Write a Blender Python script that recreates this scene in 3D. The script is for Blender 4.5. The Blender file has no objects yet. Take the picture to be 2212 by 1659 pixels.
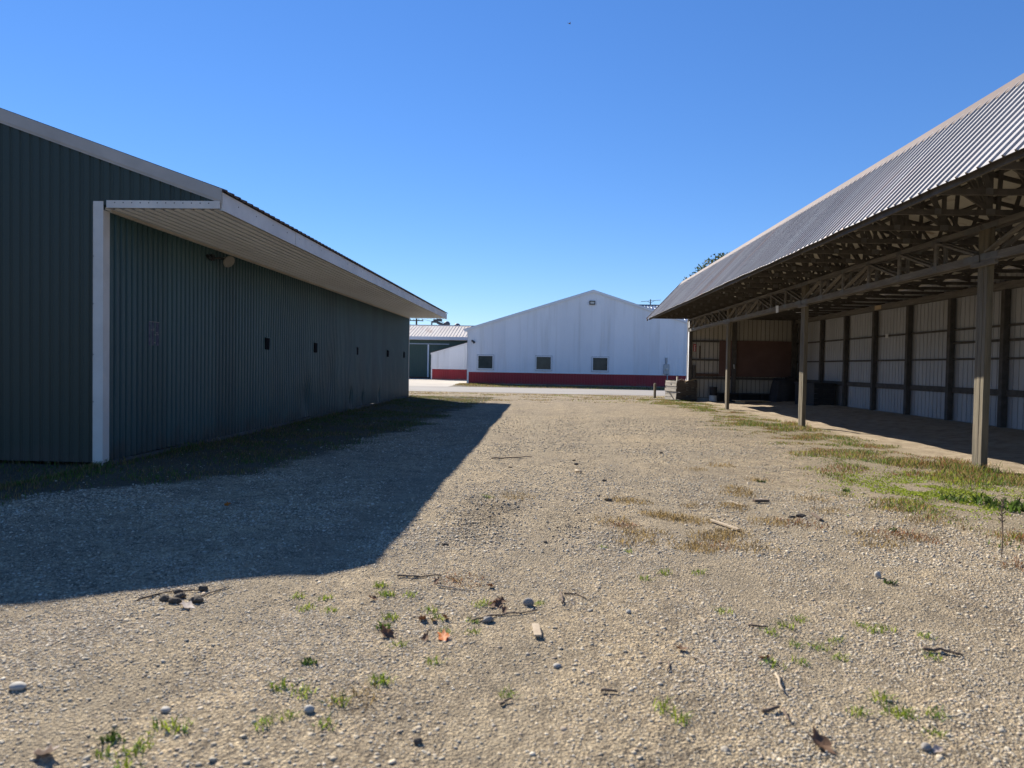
import bpy, math, random
import numpy as np
from mathutils import Vector, Matrix
R = math.radians
rnd = random.Random(7)
rng = np.random.default_rng(11)
C = bpy.context.scene.collection

# ------------------------------------------------------------------ camera model
F_PX, W_PX, H_PX = 1533.0, 2212.0, 1659.0
CAM_H = 1.6
yaw, pitch, roll = R(2.514), R(-1.483), R(1.0)
fwd = Vector((-math.sin(yaw)*math.cos(pitch), math.cos(yaw)*math.cos(pitch), math.sin(pitch)))
right0 = Vector((math.cos(yaw), math.sin(yaw), 0))
up0 = right0.cross(fwd)
right = right0*math.cos(roll) + up0*math.sin(roll)
up = up0*math.cos(roll) - right0*math.sin(roll)

def ground_at(sx, sy, z=0.0):
    """ground point seen at a pixel of the 3000 px wide photograph"""
    k = W_PX/3000.0
    d = fwd*F_PX + right*(sx*k - W_PX/2) - up*(sy*k - H_PX/2)
    t = (z - CAM_H)/d.z
    return Vector((d.x*t, d.y*t, z))

# ------------------------------------------------------------------ noise
def hash2(ix, iy, s):
    h = (ix.astype(np.int64)*374761393 + iy.astype(np.int64)*668265263 + s*974711) & 0xffffffff
    h = ((h ^ (h >> 13))*1274126177) & 0xffffffff
    h = h ^ (h >> 16)
    return (h & 0xffff)/65535.0

def vnoise(x, y, s=0):
    x = np.asarray(x, float); y = np.asarray(y, float)
    ix = np.floor(x); iy = np.floor(y); fx = x-ix; fy = y-iy
    fx = fx*fx*(3-2*fx); fy = fy*fy*(3-2*fy)
    a = hash2(ix, iy, s); b = hash2(ix+1, iy, s); c = hash2(ix, iy+1, s); d = hash2(ix+1, iy+1, s)
    return (a*(1-fx)+b*fx)*(1-fy) + (c*(1-fx)+d*fx)*fy

def fbm(x, y, s=0, n=4):
    v = 0; a = .5; f = 1.0
    for i in range(n):
        v = v + a*vnoise(np.asarray(x)*f, np.asarray(y)*f, s+i*17); a *= .5; f *= 2.03
    return v/(1-.5**n)

def smooth(e0, e1, x):
    t = np.clip((np.asarray(x, float)-e0)/(e1-e0), 0, 1); return t*t*(3-2*t)

# ------------------------------------------------------------------ materials
def mat(name, col, rough=.7, metal=0.0, col2=None, scale=2.0, stretch=(1, 1, 1), amount=1.0, fine=0.0, bump=0.0, bscale=60,
        attr=False, spec=.5, streak=None, lo=.35, hi=.65, sheet=None, splash=None):
    m = bpy.data.materials.new(name); m.use_nodes = True
    nt = m.node_tree; N = nt.nodes; L = nt.links
    b = N['Principled BSDF']
    b.inputs['Roughness'].default_value = rough; b.inputs['Metallic'].default_value = metal
    b.inputs['Specular IOR Level'].default_value = spec
    tc = N.new('ShaderNodeTexCoord')
    mp = N.new('ShaderNodeMapping'); mp.inputs['Scale'].default_value = stretch
    L.new(tc.outputs['Object'], mp.inputs['Vector'])
    if attr:
        a = N.new('ShaderNodeAttribute'); a.attribute_name = 'col'; src = a.outputs['Color']
    else:
        n1 = N.new('ShaderNodeTexNoise'); n1.inputs['Scale'].default_value = scale; n1.inputs['Detail'].default_value = 6
        n1.inputs['Roughness'].default_value = .65
        L.new(mp.outputs['Vector'], n1.inputs['Vector'])
        cr = N.new('ShaderNodeMapRange'); cr.inputs['From Min'].default_value = lo; cr.inputs['From Max'].default_value = hi
        cr.inputs['To Max'].default_value = amount
        L.new(n1.outputs['Fac'], cr.inputs['Value'])
        mx = N.new('ShaderNodeMix'); mx.data_type = 'RGBA'
        mx.inputs['A'].default_value = (*col, 1); mx.inputs['B'].default_value = (*(col2 or [c*.8 for c in col]), 1)
        L.new(cr.outputs['Result'], mx.inputs['Factor']); src = mx.outputs['Result']
        if streak:
            sc, sst, sl, sh, scol = streak
            mp2 = N.new('ShaderNodeMapping'); mp2.inputs['Scale'].default_value = sst
            L.new(tc.outputs['Object'], mp2.inputs['Vector'])
            n3 = N.new('ShaderNodeTexNoise'); n3.inputs['Scale'].default_value = sc; n3.inputs['Detail'].default_value = 5
            L.new(mp2.outputs['Vector'], n3.inputs['Vector'])
            r3 = N.new('ShaderNodeMapRange'); r3.inputs['From Min'].default_value = sl; r3.inputs['From Max'].default_value = sh
            L.new(n3.outputs['Fac'], r3.inputs['Value'])
            m3 = N.new('ShaderNodeMix'); m3.data_type = 'RGBA'; m3.inputs['B'].default_value = (*scol, 1)
            L.new(src, m3.inputs['A']); L.new(r3.outputs['Result'], m3.inputs['Factor']); src = m3.outputs['Result']
    if sheet:
        ax_i, wd, am = sheet
        sx = N.new('ShaderNodeSeparateXYZ'); L.new(tc.outputs['Object'], sx.inputs[0])
        dv = N.new('ShaderNodeMath'); dv.operation = 'DIVIDE'; dv.inputs[1].default_value = wd; L.new(sx.outputs[ax_i], dv.inputs[0])
        fl = N.new('ShaderNodeMath'); fl.operation = 'FLOOR'; L.new(dv.outputs[0], fl.inputs[0])
        wn = N.new('ShaderNodeTexWhiteNoise'); wn.noise_dimensions = '1D'; L.new(fl.outputs[0], wn.inputs['W'])
        mr = N.new('ShaderNodeMapRange'); mr.inputs['To Min'].default_value = 1-am; mr.inputs['To Max'].default_value = 1+am; L.new(wn.outputs['Value'], mr.inputs['Value'])
        ms = N.new('ShaderNodeMix'); ms.data_type = 'RGBA'; ms.blend_type = 'MULTIPLY'; ms.inputs['Factor'].default_value = 1
        L.new(src, ms.inputs['A']); L.new(mr.outputs['Result'], ms.inputs['B']); src = ms.outputs['Result']
    if splash:
        hgt, scol = splash
        sz_ = N.new('ShaderNodeSeparateXYZ'); L.new(tc.outputs['Object'], sz_.inputs[0])
        nn_ = N.new('ShaderNodeTexNoise'); nn_.inputs['Scale'].default_value = 3; nn_.inputs['Detail'].default_value = 6; L.new(tc.outputs['Object'], nn_.inputs['Vector'])
        mm_ = N.new('ShaderNodeMath'); mm_.operation = 'MULTIPLY_ADD'; mm_.inputs[1].default_value = -hgt*1.6; L.new(nn_.outputs['Fac'], mm_.inputs[0]); L.new(sz_.outputs[2], mm_.inputs[2])
        mr2 = N.new('ShaderNodeMapRange'); mr2.inputs['From Min'].default_value = -hgt*.8; mr2.inputs['From Max'].default_value = hgt*.1
        mr2.inputs['To Min'].default_value = .75; mr2.inputs['To Max'].default_value = 0; L.new(mm_.outputs[0], mr2.inputs['Value'])
        m4 = N.new('ShaderNodeMix'); m4.data_type = 'RGBA'; m4.inputs['B'].default_value = (*scol, 1)
        L.new(src, m4.inputs['A']); L.new(mr2.outputs['Result'], m4.inputs['Factor']); src = m4.outputs['Result']
    if bump:
        n2 = N.new('ShaderNodeTexNoise'); n2.inputs['Scale'].default_value = bscale; n2.inputs['Detail'].default_value = 4
        L.new(mp.outputs['Vector'], n2.inputs['Vector'])
        bp = N.new('ShaderNodeBump'); bp.inputs['Strength'].default_value = bump; bp.inputs['Distance'].default_value = .02
        L.new(n2.outputs['Fac'], bp.inputs['Height']); L.new(bp.outputs['Normal'], b.inputs['Normal'])
    L.new(src, b.inputs['Base Color'])
    return m

M = {}
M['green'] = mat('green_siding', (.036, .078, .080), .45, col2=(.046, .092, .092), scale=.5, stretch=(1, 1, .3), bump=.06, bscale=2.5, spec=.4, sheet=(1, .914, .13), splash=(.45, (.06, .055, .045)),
                 streak=(1.2, (3, 3, .25), .62, .78, (.045, .070, .072)))
M['green_gable_shaded'] = mat('green_gable_shaded_siding', (.016, .031, .022), .5, col2=(.020, .036, .026), scale=.5, stretch=(1, 1, .3), sheet=(0, .914, .10), splash=(.4, (.04, .036, .03)))  # copy of the green siding, the gable's deeper shade put into the colour
M['green_far'] = mat('green_far_siding', (.045, .085, .060), .5, col2=(.06, .10, .075), scale=.6, stretch=(1, 1, .3))
M['white'] = mat('white_metal', (.66, .62, .56), .45, col2=(.54, .50, .445), scale=1.2, bump=.03, bscale=6,
                 streak=(2.0, (2, 2, .5), .66, .80, (.50, .45, .40)))
M['rake'] = mat('rake_shaded_metal', (.44, .405, .365), .5, col2=(.36, .33, .295), scale=1.5, bump=.03, bscale=5)  # copy of the white trim, its shade painted in as a greyer tone
M['soffit'] = mat('soffit_metal', (.72, .77, .84), .5, col2=(.63, .67, .73), scale=.8, stretch=(2, .3, 1))
M['screw'] = mat('screw_steel', (.06, .05, .05), .5, metal=.4)
M['brown_roof'] = mat('brown_roof', (.075, .045, .040), .5, col2=(.10, .06, .05), scale=1.5)
M['barn_white'] = mat('barn_white', (.86, .87, .88), .42, col2=(.80, .81, .83), scale=.35, stretch=(1, 1, .5), sheet=(0, .914, .035), streak=(1.1, (2.2, 2.2, .12), .52, .78, (.70, .70, .69)))
M['barn_red'] = mat('barn_red', (.40, .022, .032), .45, col2=(.33, .018, .027), scale=.6, sheet=(0, .914, .08), splash=(.30, (.20, .085, .065)))
M['trim_white'] = mat('trim_white', (.80, .80, .80), .4, col2=(.72, .72, .73), scale=1)
M['glass'] = mat('window_glass', (.040, .050, .048), .10, col2=(.07, .08, .074), scale=1.3, bump=.16, bscale=2.6, spec=.22)
M['black'] = mat('black_paint', (.015, .015, .016), .45, col2=(.025, .025, .025))
M['hole'] = mat('dark_opening', (.010, .010, .012), .9, spec=.1)
M['lens'] = mat('lamp_lens', (.62, .60, .55), .15, col2=(.5, .48, .44), scale=8)
M['steel'] = mat('steel_box', (.38, .41, .44), .4, metal=.55, col2=(.30, .33, .36), scale=3)
M['cream_roof'] = mat('cream_roof', (.62, .56, .48), .5, col2=(.52, .45, .37), scale=.4, stretch=(1, .4, 1),
                      streak=(.9, (1.5, .22, 1), .56, .72, (.30, .16, .09)))
M['silver'] = mat('silver_roof', (.60, .63, .66), .35, metal=.5, col2=(.52, .55, .58), scale=.6)
M['galv'] = mat('galvanised_roof', (.38, .37, .365), .5, metal=.1, col2=(.27, .255, .25), scale=.6, stretch=(.35, 2.5, .35), sheet=(1, .914, .10),
                streak=(1.3, (.12, 2.2, .12), .60, .70, (.34, .23, .18)), spec=.6)
M['ridge'] = mat('rusty_ridge', (.115, .072, .058), .7, col2=(.08, .048, .038), scale=.8)
M['deck'] = mat('roof_deck', (.66, .64, .58), .8, col2=(.54, .52, .46), scale=.8, stretch=(1, 1, 1),
                streak=(2.0, (1, 1, 1), .58, .75, (.22, .16, .11)))
M['timber'] = mat('dark_timber', (.056, .050, .045), .85, col2=(.095, .086, .077), scale=5, bump=.25, bscale=25)
M['girder'] = mat('grey_timber', (.19, .175, .158), .85, col2=(.105, .096, .085), scale=4, stretch=(3, .35, 3), bump=.3, bscale=22)
M['post'] = mat('weathered_post', (.185, .152, .10), .85, col2=(.10, .085, .058), scale=4, stretch=(3, 3, .22), bump=.5, bscale=18,
                streak=(5, (3, 3, .15), .58, .7, (.075, .06, .042)))
M['plate'] = mat('nail_plate', (.15, .15, .145), .6, metal=.3, col2=(.11, .105, .10), scale=6)
M['inner'] = mat('inner_siding', (.42, .425, .44), .6, col2=(.34, .345, .36), scale=.7, stretch=(1, 1, .4),
                 streak=(1.4, (1, 1, .3), .62, .8, (.36, .34, .31)))
M['tan_board'] = mat('tan_boards', (.42, .395, .35), .75, col2=(.35, .325, .285), scale=1.4, stretch=(2, 1, .3))
M['ply'] = mat('brown_plywood', (.105, .056, .046), .75, col2=(.14, .08, .064), scale=1.6, bump=.1)
M['dark_stuff'] = mat('dark_cloth', (.022, .022, .026), .8, col2=(.035, .034, .036), scale=4, bump=.3, bscale=10)
M['sill'] = mat('shed_sill', (.12, .115, .105), .9, col2=(.07, .066, .06), scale=3)
M['concrete'] = mat('concrete', (.34, .33, .31), .9, col2=(.26, .25, .235), scale=2, bump=.3, bscale=30)
M['crate'] = mat('crate_wood', (.15, .125, .10), .85, col2=(.085, .07, .055), scale=5, stretch=(.5, .5, 4), bump=.4, bscale=12)
M['crate_pale_sunlit'] = mat('crate_pale_sunlit_wood', (.50, .45, .37), .85, col2=(.36, .32, .25), scale=4, stretch=(.5, .5, 3), bump=.3, bscale=12)  # pale scrap wood, also the crate side with sunlight put into its colour
M['fresh'] = mat('fresh_lumber', (.55, .42, .26), .75, col2=(.46, .34, .20), scale=4, stretch=(.5, .5, 3))
M['rust'] = mat('rusty_iron', (.11, .055, .035), .8, col2=(.06, .04, .032), scale=6)
M['red'] = mat('sign_red', (.45, .03, .035), .5, col2=(.38, .025, .03))
M['card'] = mat('white_card', (.72, .72, .70), .6, col2=(.62, .62, .6), scale=8)
M['poster'] = mat('faded_poster', (.10, .095, .13), .7, col2=(.045, .045, .08), scale=14, lo=.42, hi=.58)
M['lamp_glass'] = mat('lamp_reflector', (.26, .24, .20), .45, col2=(.19, .175, .145), scale=8)
M['bark'] = mat('bark', (.13, .10, .075), .9, col2=(.08, .06, .045), scale=8, bump=.4, bscale=14)
M['leaf'] = mat('foliage', (0, 0, 0), .6, attr=True, spec=.3)
M['grass'] = mat('grass_blades', (0, 0, 0), .65, attr=True, spec=.25)
def translucent(m, k):
    nt = m.node_tree; N = nt.nodes; L = nt.links; b = N['Principled BSDF']; out = N['Material Output']
    t = N.new('ShaderNodeBsdfTranslucent'); mx = N.new('ShaderNodeMixShader'); mx.inputs['Fac'].default_value = k
    L.new(b.inputs['Base Color'].links[0].from_socket, t.inputs['Color'])
    L.new(b.outputs['BSDF'], mx.inputs[1]); L.new(t.outputs['BSDF'], mx.inputs[2]); L.new(mx.outputs['Shader'], out.inputs['Surface'])
translucent(M['grass'], .45); translucent(M['leaf'], .35)
M['stone'] = mat('gravel_stones', (0, 0, 0), .85, attr=True, spec=.3, bump=.15, bscale=120)
M['rock_grey'] = mat('rock_grey', (.28, .26, .23), .9, col2=(.19, .17, .15), scale=16, bump=.4, bscale=40)
M['rock_pale'] = mat('rock_pale', (.44, .41, .35), .8, col2=(.34, .31, .26), scale=12, bump=.15, bscale=40)
M['clod'] = mat('dark_clod', (.06, .048, .037), .95, col2=(.11, .086, .062), scale=20, bump=.6, bscale=40)
M['dead_leaf'] = mat('dead_leaf', (.34, .20, .115), .75, col2=(.20, .115, .065), scale=30)
M['pale_leaf'] = mat('pale_leaf', (.62, .55, .50), .7, col2=(.48, .40, .34), scale=30)
M['orange_leaf'] = mat('orange_leaf', (.74, .24, .012), .6, col2=(.60, .16, .01), scale=30)
M['stick'] = mat('twig_wood', (.16, .11, .075), .85, col2=(.09, .065, .045), scale=25)
M['pale_stick'] = mat('pale_stick', (.48, .39, .27), .85, col2=(.36, .28, .19), scale=25)
M['far_steel'] = mat('far_steel', (.075, .085, .105), .6, col2=(.10, .11, .13), scale=.7)
M['pole'] = mat('pole_wood', (.06, .05, .042), .9)
M['asphalt'] = mat('asphalt', (.285, .265, .24), .9, col2=(.235, .215, .19), scale=.5, stretch=(.4, 1.5, 1), bump=.4, bscale=50,
                   streak=(3, (.5, 2, 1), .60, .74, (.36, .31, .25)))
M['apron'] = mat('apron', (.42, .38, .32), .9, col2=(.33, .29, .24), scale=.5, bump=.3, bscale=40)

for k_ in ('dead_leaf', 'pale_leaf', 'orange_leaf'): translucent(M[k_], .45)

# ------------------------------------------------------------------ mesh builder
class MB:
    def __init__(s): s.v = []; s.f = []; s.m = []; s.n = 0
    def add(s, verts, faces, mi=0):
        o = s.n
        s.v.extend(tuple(p) for p in verts); s.n += len(verts)
        s.f.extend(tuple(i+o for i in f) for f in faces); s.m.extend([mi]*len(faces))
        return s
    def box(s, x0, x1, y0, y1, z0, z1, mi=0):
        v = [(x, y, z) for z in (z0, z1) for y in (y0, y1) for x in (x0, x1)]
        return s.add(v, [(0, 2, 3, 1), (4, 5, 7, 6), (0, 1, 5, 4), (2, 6, 7, 3), (0, 4, 6, 2), (1, 3, 7, 5)], mi)
    def beam(s, p, q, w, h, up=(0, 0, 1), mi=0):
        p = Vector(p); q = Vector(q); d = (q-p).normalized(); u = Vector(up)
        a = d.cross(u)
        if a.length < 1e-4: a = d.cross(Vector((1, 0, 0)))
        a.normalize(); b = a.cross(d).normalized()
        v = []
        for c in (p, q):
            for (i, j) in ((-1, -1), (1, -1), (1, 1), (-1, 1)): v.append(c+a*(i*w/2)+b*(j*h/2))
        return s.add(v, [(3, 2, 1, 0), (4, 5, 6, 7), (0, 1, 5, 4), (1, 2, 6, 5), (2, 3, 7, 6), (3, 0, 4, 7)], mi)
    def tube(s, pts, r, n=8, mi=0):
        pts = [Vector(p) for p in pts]; rs = r if isinstance(r, (list, tuple)) else [r]*len(pts)
        v = []; f = []
        for i, p in enumerate(pts):
            d = (pts[min(i+1, len(pts)-1)]-pts[max(i-1, 0)]).normalized()
            a = d.cross(Vector((0, 0, 1)))
            if a.length < 1e-3: a = d.cross(Vector((1, 0, 0)))
            a.normalize(); b = d.cross(a)
            for k in range(n):
                t = 2*math.pi*k/n; v.append(p+(a*math.cos(t)+b*math.sin(t))*rs[i])
        for i in range(len(pts)-1):
            for k in range(n):
                f.append((i*n+k, i*n+(k+1) % n, (i+1)*n+(k+1) % n, (i+1)*n+k))
        f.append(tuple(range(n))[::-1]); f.append(tuple((len(pts)-1)*n+k for k in range(n)))
        return s.add(v, f, mi)
    def prism(s, poly, ext, mi=0):
        """poly: 3-D points of one planar face, ext: extrusion vector"""
        n = len(poly); e = Vector(ext); a = [Vector(p) for p in poly]
        v = a+[p+e for p in a]
        f = [tuple(range(n))[::-1], tuple(range(n, 2*n))]+[(i, (i+1) % n, n+(i+1) % n, n+i) for i in range(n)]
        return s.add(v, f, mi)
    def corr(s, O, U, V, N, L, lo, hi, period, prof, nv=1, disp=None, mi=0, thick=0.0):
        """corrugated sheet: ribs run along V, repeat along U; lo(u), hi(u) give its ends"""
        O = np.array(O, float); U = np.array(U, float); V = np.array(V, float); N = np.array(N, float)
        us = [0.0]; hs = [prof[0][1]]
        k = 0
        while k*period < L:
            for (t, h) in prof:
                u = (k+t)*period
                if 1e-6 < u < L-1e-6: us.append(u); hs.append(h)
            k += 1
        us.append(L); hs.append(prof[0][1])
        us = np.array(us); hs = np.array(hs)
        l = np.array([lo(u) for u in us]); h = np.array([hi(u) for u in us])
        rows = []
        for j in range(nv+1):
            t = l+(h-l)*j/nv
            d = hs.copy()
            if disp is not None: d = d+disp(us, t)
            rows.append(O+us[:, None]*U+t[:, None]*V+d[:, None]*N)
        n = len(us)
        v = np.concatenate(rows)
        f = [(j*n+i, j*n+i+1, (j+1)*n+i+1, (j+1)*n+i) for j in range(nv) for i in range(n-1)]
        if thick:
            m = len(v); v = np.concatenate([v, v-N*thick])
            f = f+[(a+m, d+m, c+m, b+m) for (a, b, c, d) in f]
            f += [(i, i+m, i+1+m, i+1) for i in range(n-1)]
            f += [(nv*n+i, nv*n+i+1, nv*n+i+1+m, nv*n+i+m) for i in range(n-1)]
        return s.add(v.tolist(), f, mi)
    def build(s, name, mats, parent=None, bevel=0.0, smooth_=False):
        loc = Vector(parent['_loc']) if parent is not None else Vector((0, 0, 0))
        me = bpy.data.meshes.new(name)
        if loc.length > 0: vv = [(a-loc.x, b-loc.y, c-loc.z) for (a, b, c) in s.v]
        else: vv = s.v
        me.from_pydata(vv, [], s.f)
        mats = mats if isinstance(mats, (list, tuple)) else [mats]
        for m in mats: me.materials.append(m)
        if len(mats) > 1: me.polygons.foreach_set('material_index', s.m)
        if smooth_: me.polygons.foreach_set('use_smooth', [True]*len(s.f))
        me.update()
        o = bpy.data.objects.new(name, me); C.objects.link(o)
        if parent is not None: o.parent = parent; o['_loc'] = tuple(loc)
        if bevel:
            b = o.modifiers.new('bevel', 'BEVEL'); b.width = bevel; b.segments = 2; b.limit_method = 'ANGLE'
        return o

def tag(o, label=None, cat=None, group=None, kind=None):
    if label: o['label'] = label
    if cat: o['category'] = cat
    if group: o['group'] = group
    if kind: o['kind'] = kind
    return o

def thing(name, label, cat, loc=(0, 0, 0), group=None):
    o = bpy.data.objects.new(name, None); C.objects.link(o); o.location = loc; o['_loc'] = tuple(loc)
    o.empty_display_size = .3
    return tag(o, label, cat, group)

def single(mb, name, mats, loc, label, cat, group=None, rot=0, bevel=0, smooth_=False):
    """a thing that is one mesh, modelled about its own base"""
    o = mb.build(name, mats, None, bevel, smooth_); o.location = loc; o.rotation_euler = (0, 0, rot)
    return tag(o, label, cat, group)

def np_mesh(name, v, f, material, col=None, smooth_=False):
    """fast mesh from arrays: v (n,3), f (m,k) with one k"""
    me = bpy.data.meshes.new(name); n, k = len(f), f.shape[1]
    me.vertices.add(len(v)); me.vertices.foreach_set('co', np.ascontiguousarray(v, np.float32).ravel())
    me.loops.add(n*k); me.loops.foreach_set('vertex_index', np.ascontiguousarray(f, np.int32).ravel())
    me.polygons.add(n); me.polygons.foreach_set('loop_start', np.arange(0, n*k, k, dtype=np.int32))
    me.polygons.foreach_set('loop_total', np.full(n, k, np.int32))
    if smooth_: me.polygons.foreach_set('use_smooth', np.ones(n, bool))
    if col is not None:
        a = me.color_attributes.new('col', 'FLOAT_COLOR', 'POINT')
        a.data.foreach_set('color', np.concatenate([col, np.ones((len(col), 1))], 1).astype(np.float32).ravel())
    me.update(calc_edges=True)
    me.materials.append(material)
    o = bpy.data.objects.new(name, me); C.objects.link(o)
    return o

# ------------------------------------------------------------------ ground
XE_L = -6.56
def verge_edge(y):            # gravel/verge boundary on the shed side
    y = np.asarray(y, float)
    b = np.interp(y, [2, 5.5, 6.8, 7.8, 8.5, 12, 15, 18.9, 28, 35], [6.4, 5.3, 4.6, 4.6, 4.1, 4.7, 5.1, 5.25, 5.9, 4.6])
    return b+(fbm(y*1.3, y*0+3.1, 5, 3)-.5)*1.0
def left_edge(y):             # boundary of the grass strip along the green shed
    y = np.asarray(y, float)
    b = np.interp(y, [5, 7.5, 8.1, 9.6, 12, 18.5, 26, 34], [-7.8, -5.8, -5.5, -4.35, -3.7, -3.3, -2.9, -2.4])
    return b+(fbm(y*1.7, y*0+9.1, 8, 3)-.5)*.9

def masks(x, y):
    n1 = fbm(x*1.1, y*1.1, 21, 4); n2 = fbm(x*3.3, y*3.3, 33, 3)
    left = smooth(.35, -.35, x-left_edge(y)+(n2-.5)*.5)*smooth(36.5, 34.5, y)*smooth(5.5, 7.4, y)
    verge = smooth(-.6, .5, x-verge_edge(y)+(n2-.5)*1.6)*smooth(7.75, 7.25, x+(n1-.5)*.9)*smooth(4.5, 6.0, y)*smooth(37.2, 36, y)
    dirt = smooth(6.7, 8.0, x+(n1-.5)*2.4)*smooth(37.3, 36.1, y)
    far = smooth(31.0, 33.5, y+(n1-.5)*4)*smooth(41.2, 39.8, y)*(1-dirt)
    far = far*smooth(.40, .55, n1+.06)
    patch = smooth(.50, .70, fbm(x*.7+5, y*.7, 51, 4))*smooth(1.0, 3.5, x)*smooth(3, 6, y)*smooth(22, 10, y)*.6
    back = smooth(51.0, 51.8, y)*smooth(63, 60, y)*smooth(-7.5, -6.5, x)
    return left, verge, dirt, far, patch, back

def tracks(x, y):
    t = 0
    for cx in (-1.75, -.25, 1.35, 2.75):
        c = cx+.28*np.sin(np.asarray(y)*.22+cx)+.02*(np.asarray(y)-6)
        t = t+np.exp(-(((x-c)/.27)**2))
    return np.clip(t*(.35+1.0*fbm(np.asarray(x)*.9, np.asarray(y)*.45, 151, 3)), 0, 1)*smooth(34, 26, y)

def gz(x, y):
    x = np.asarray(x, float); y = np.asarray(y, float)
    near = smooth(34, 26, y)*smooth(-8.5, -7, x)*smooth(13.5, 11, x)*smooth(-1, 1, y+2)
    z = (fbm(x*.55, y*.55, 2, 3)-.5)*.07*near
    z = z+(fbm(x*2.6, y*2.6, 4, 3)-.5)*.028*near
    z = z+(fbm(x*9, y*9, 6, 2)-.5)*.010*near*smooth(16, 10, y)
    z = z+(fbm(x*1.4, y*.9, 161, 3)-.5)*.11*smooth(7.2, 8.2, x)*smooth(37, 35.5, y)*smooth(12.6, 11.8, x)
    # tyre tread prints
    tw = np.exp(-(((x+.62-.06*(y-7.6))/.42)**2))*np.exp(-(((y-7.6)/1.1)**2))
    z = z+tw*.015*np.sin((y+.10*np.sin(x*6))*2*math.pi/.115)
    tw2 = np.exp(-(((x-.25-.06*(y-7.3))/.30)**2))*np.exp(-(((y-7.2)/.8)**2))
    z = z+tw2*.010*np.sin((y-.12*np.sin(x*5))*2*math.pi/.115)
    # ruts
    for cx, a in ((-1.9, .03), (1.4, .02)):
        z = z-a*np.exp(-(((x-cx-.25*np.sin(y*.25))/.28)**2))*near
    z = z+.15*smooth(9.5, 12.4, x)*smooth(36.8, 35.3, y)*smooth(0, 3, y)
    return z

xs = np.concatenate([[-700, -350, -180, -100, -60, -40, -30, -24, -19, -15, -12.5, -11, -10], np.arange(-9, 13.01, .05),
                     [14, 15, 17, 20, 25, 32, 45, 70, 120, 220, 400, 700]])
ys = np.concatenate([[-60, -25, -12, -6, -3, -1, 0, .6], np.arange(1.0, 6.2, .045), np.arange(6.2, 9.2, .022), np.arange(9.2, 14.5, .045), np.arange(14.5, 64, .12),
                     [64.6, 66, 68, 72, 78, 86, 100, 125, 160, 230, 350, 550, 900]])
GX, GY = np.meshgrid(xs, ys)
gx = GX.ravel(); gy = GY.ravel()
gv = np.stack([gx, gy, gz(gx, gy)], 1)
nx, ny = len(xs), len(ys)
ii = (np.arange(ny-1)[:, None]*nx+np.arange(nx-1)[None, :]).ravel()
gf = np.stack([ii, ii+1, ii+1+nx, ii+nx], 1)
l_, v_, d_, f_, p_, b_ = masks(gx, gy)
gm = np.stack([np.clip(l_+b_*.9, 0, 1), np.clip(v_+p_*.5+f_*.8+.55*tracks(gx, gy), 0, 1), d_], 1)

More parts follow.
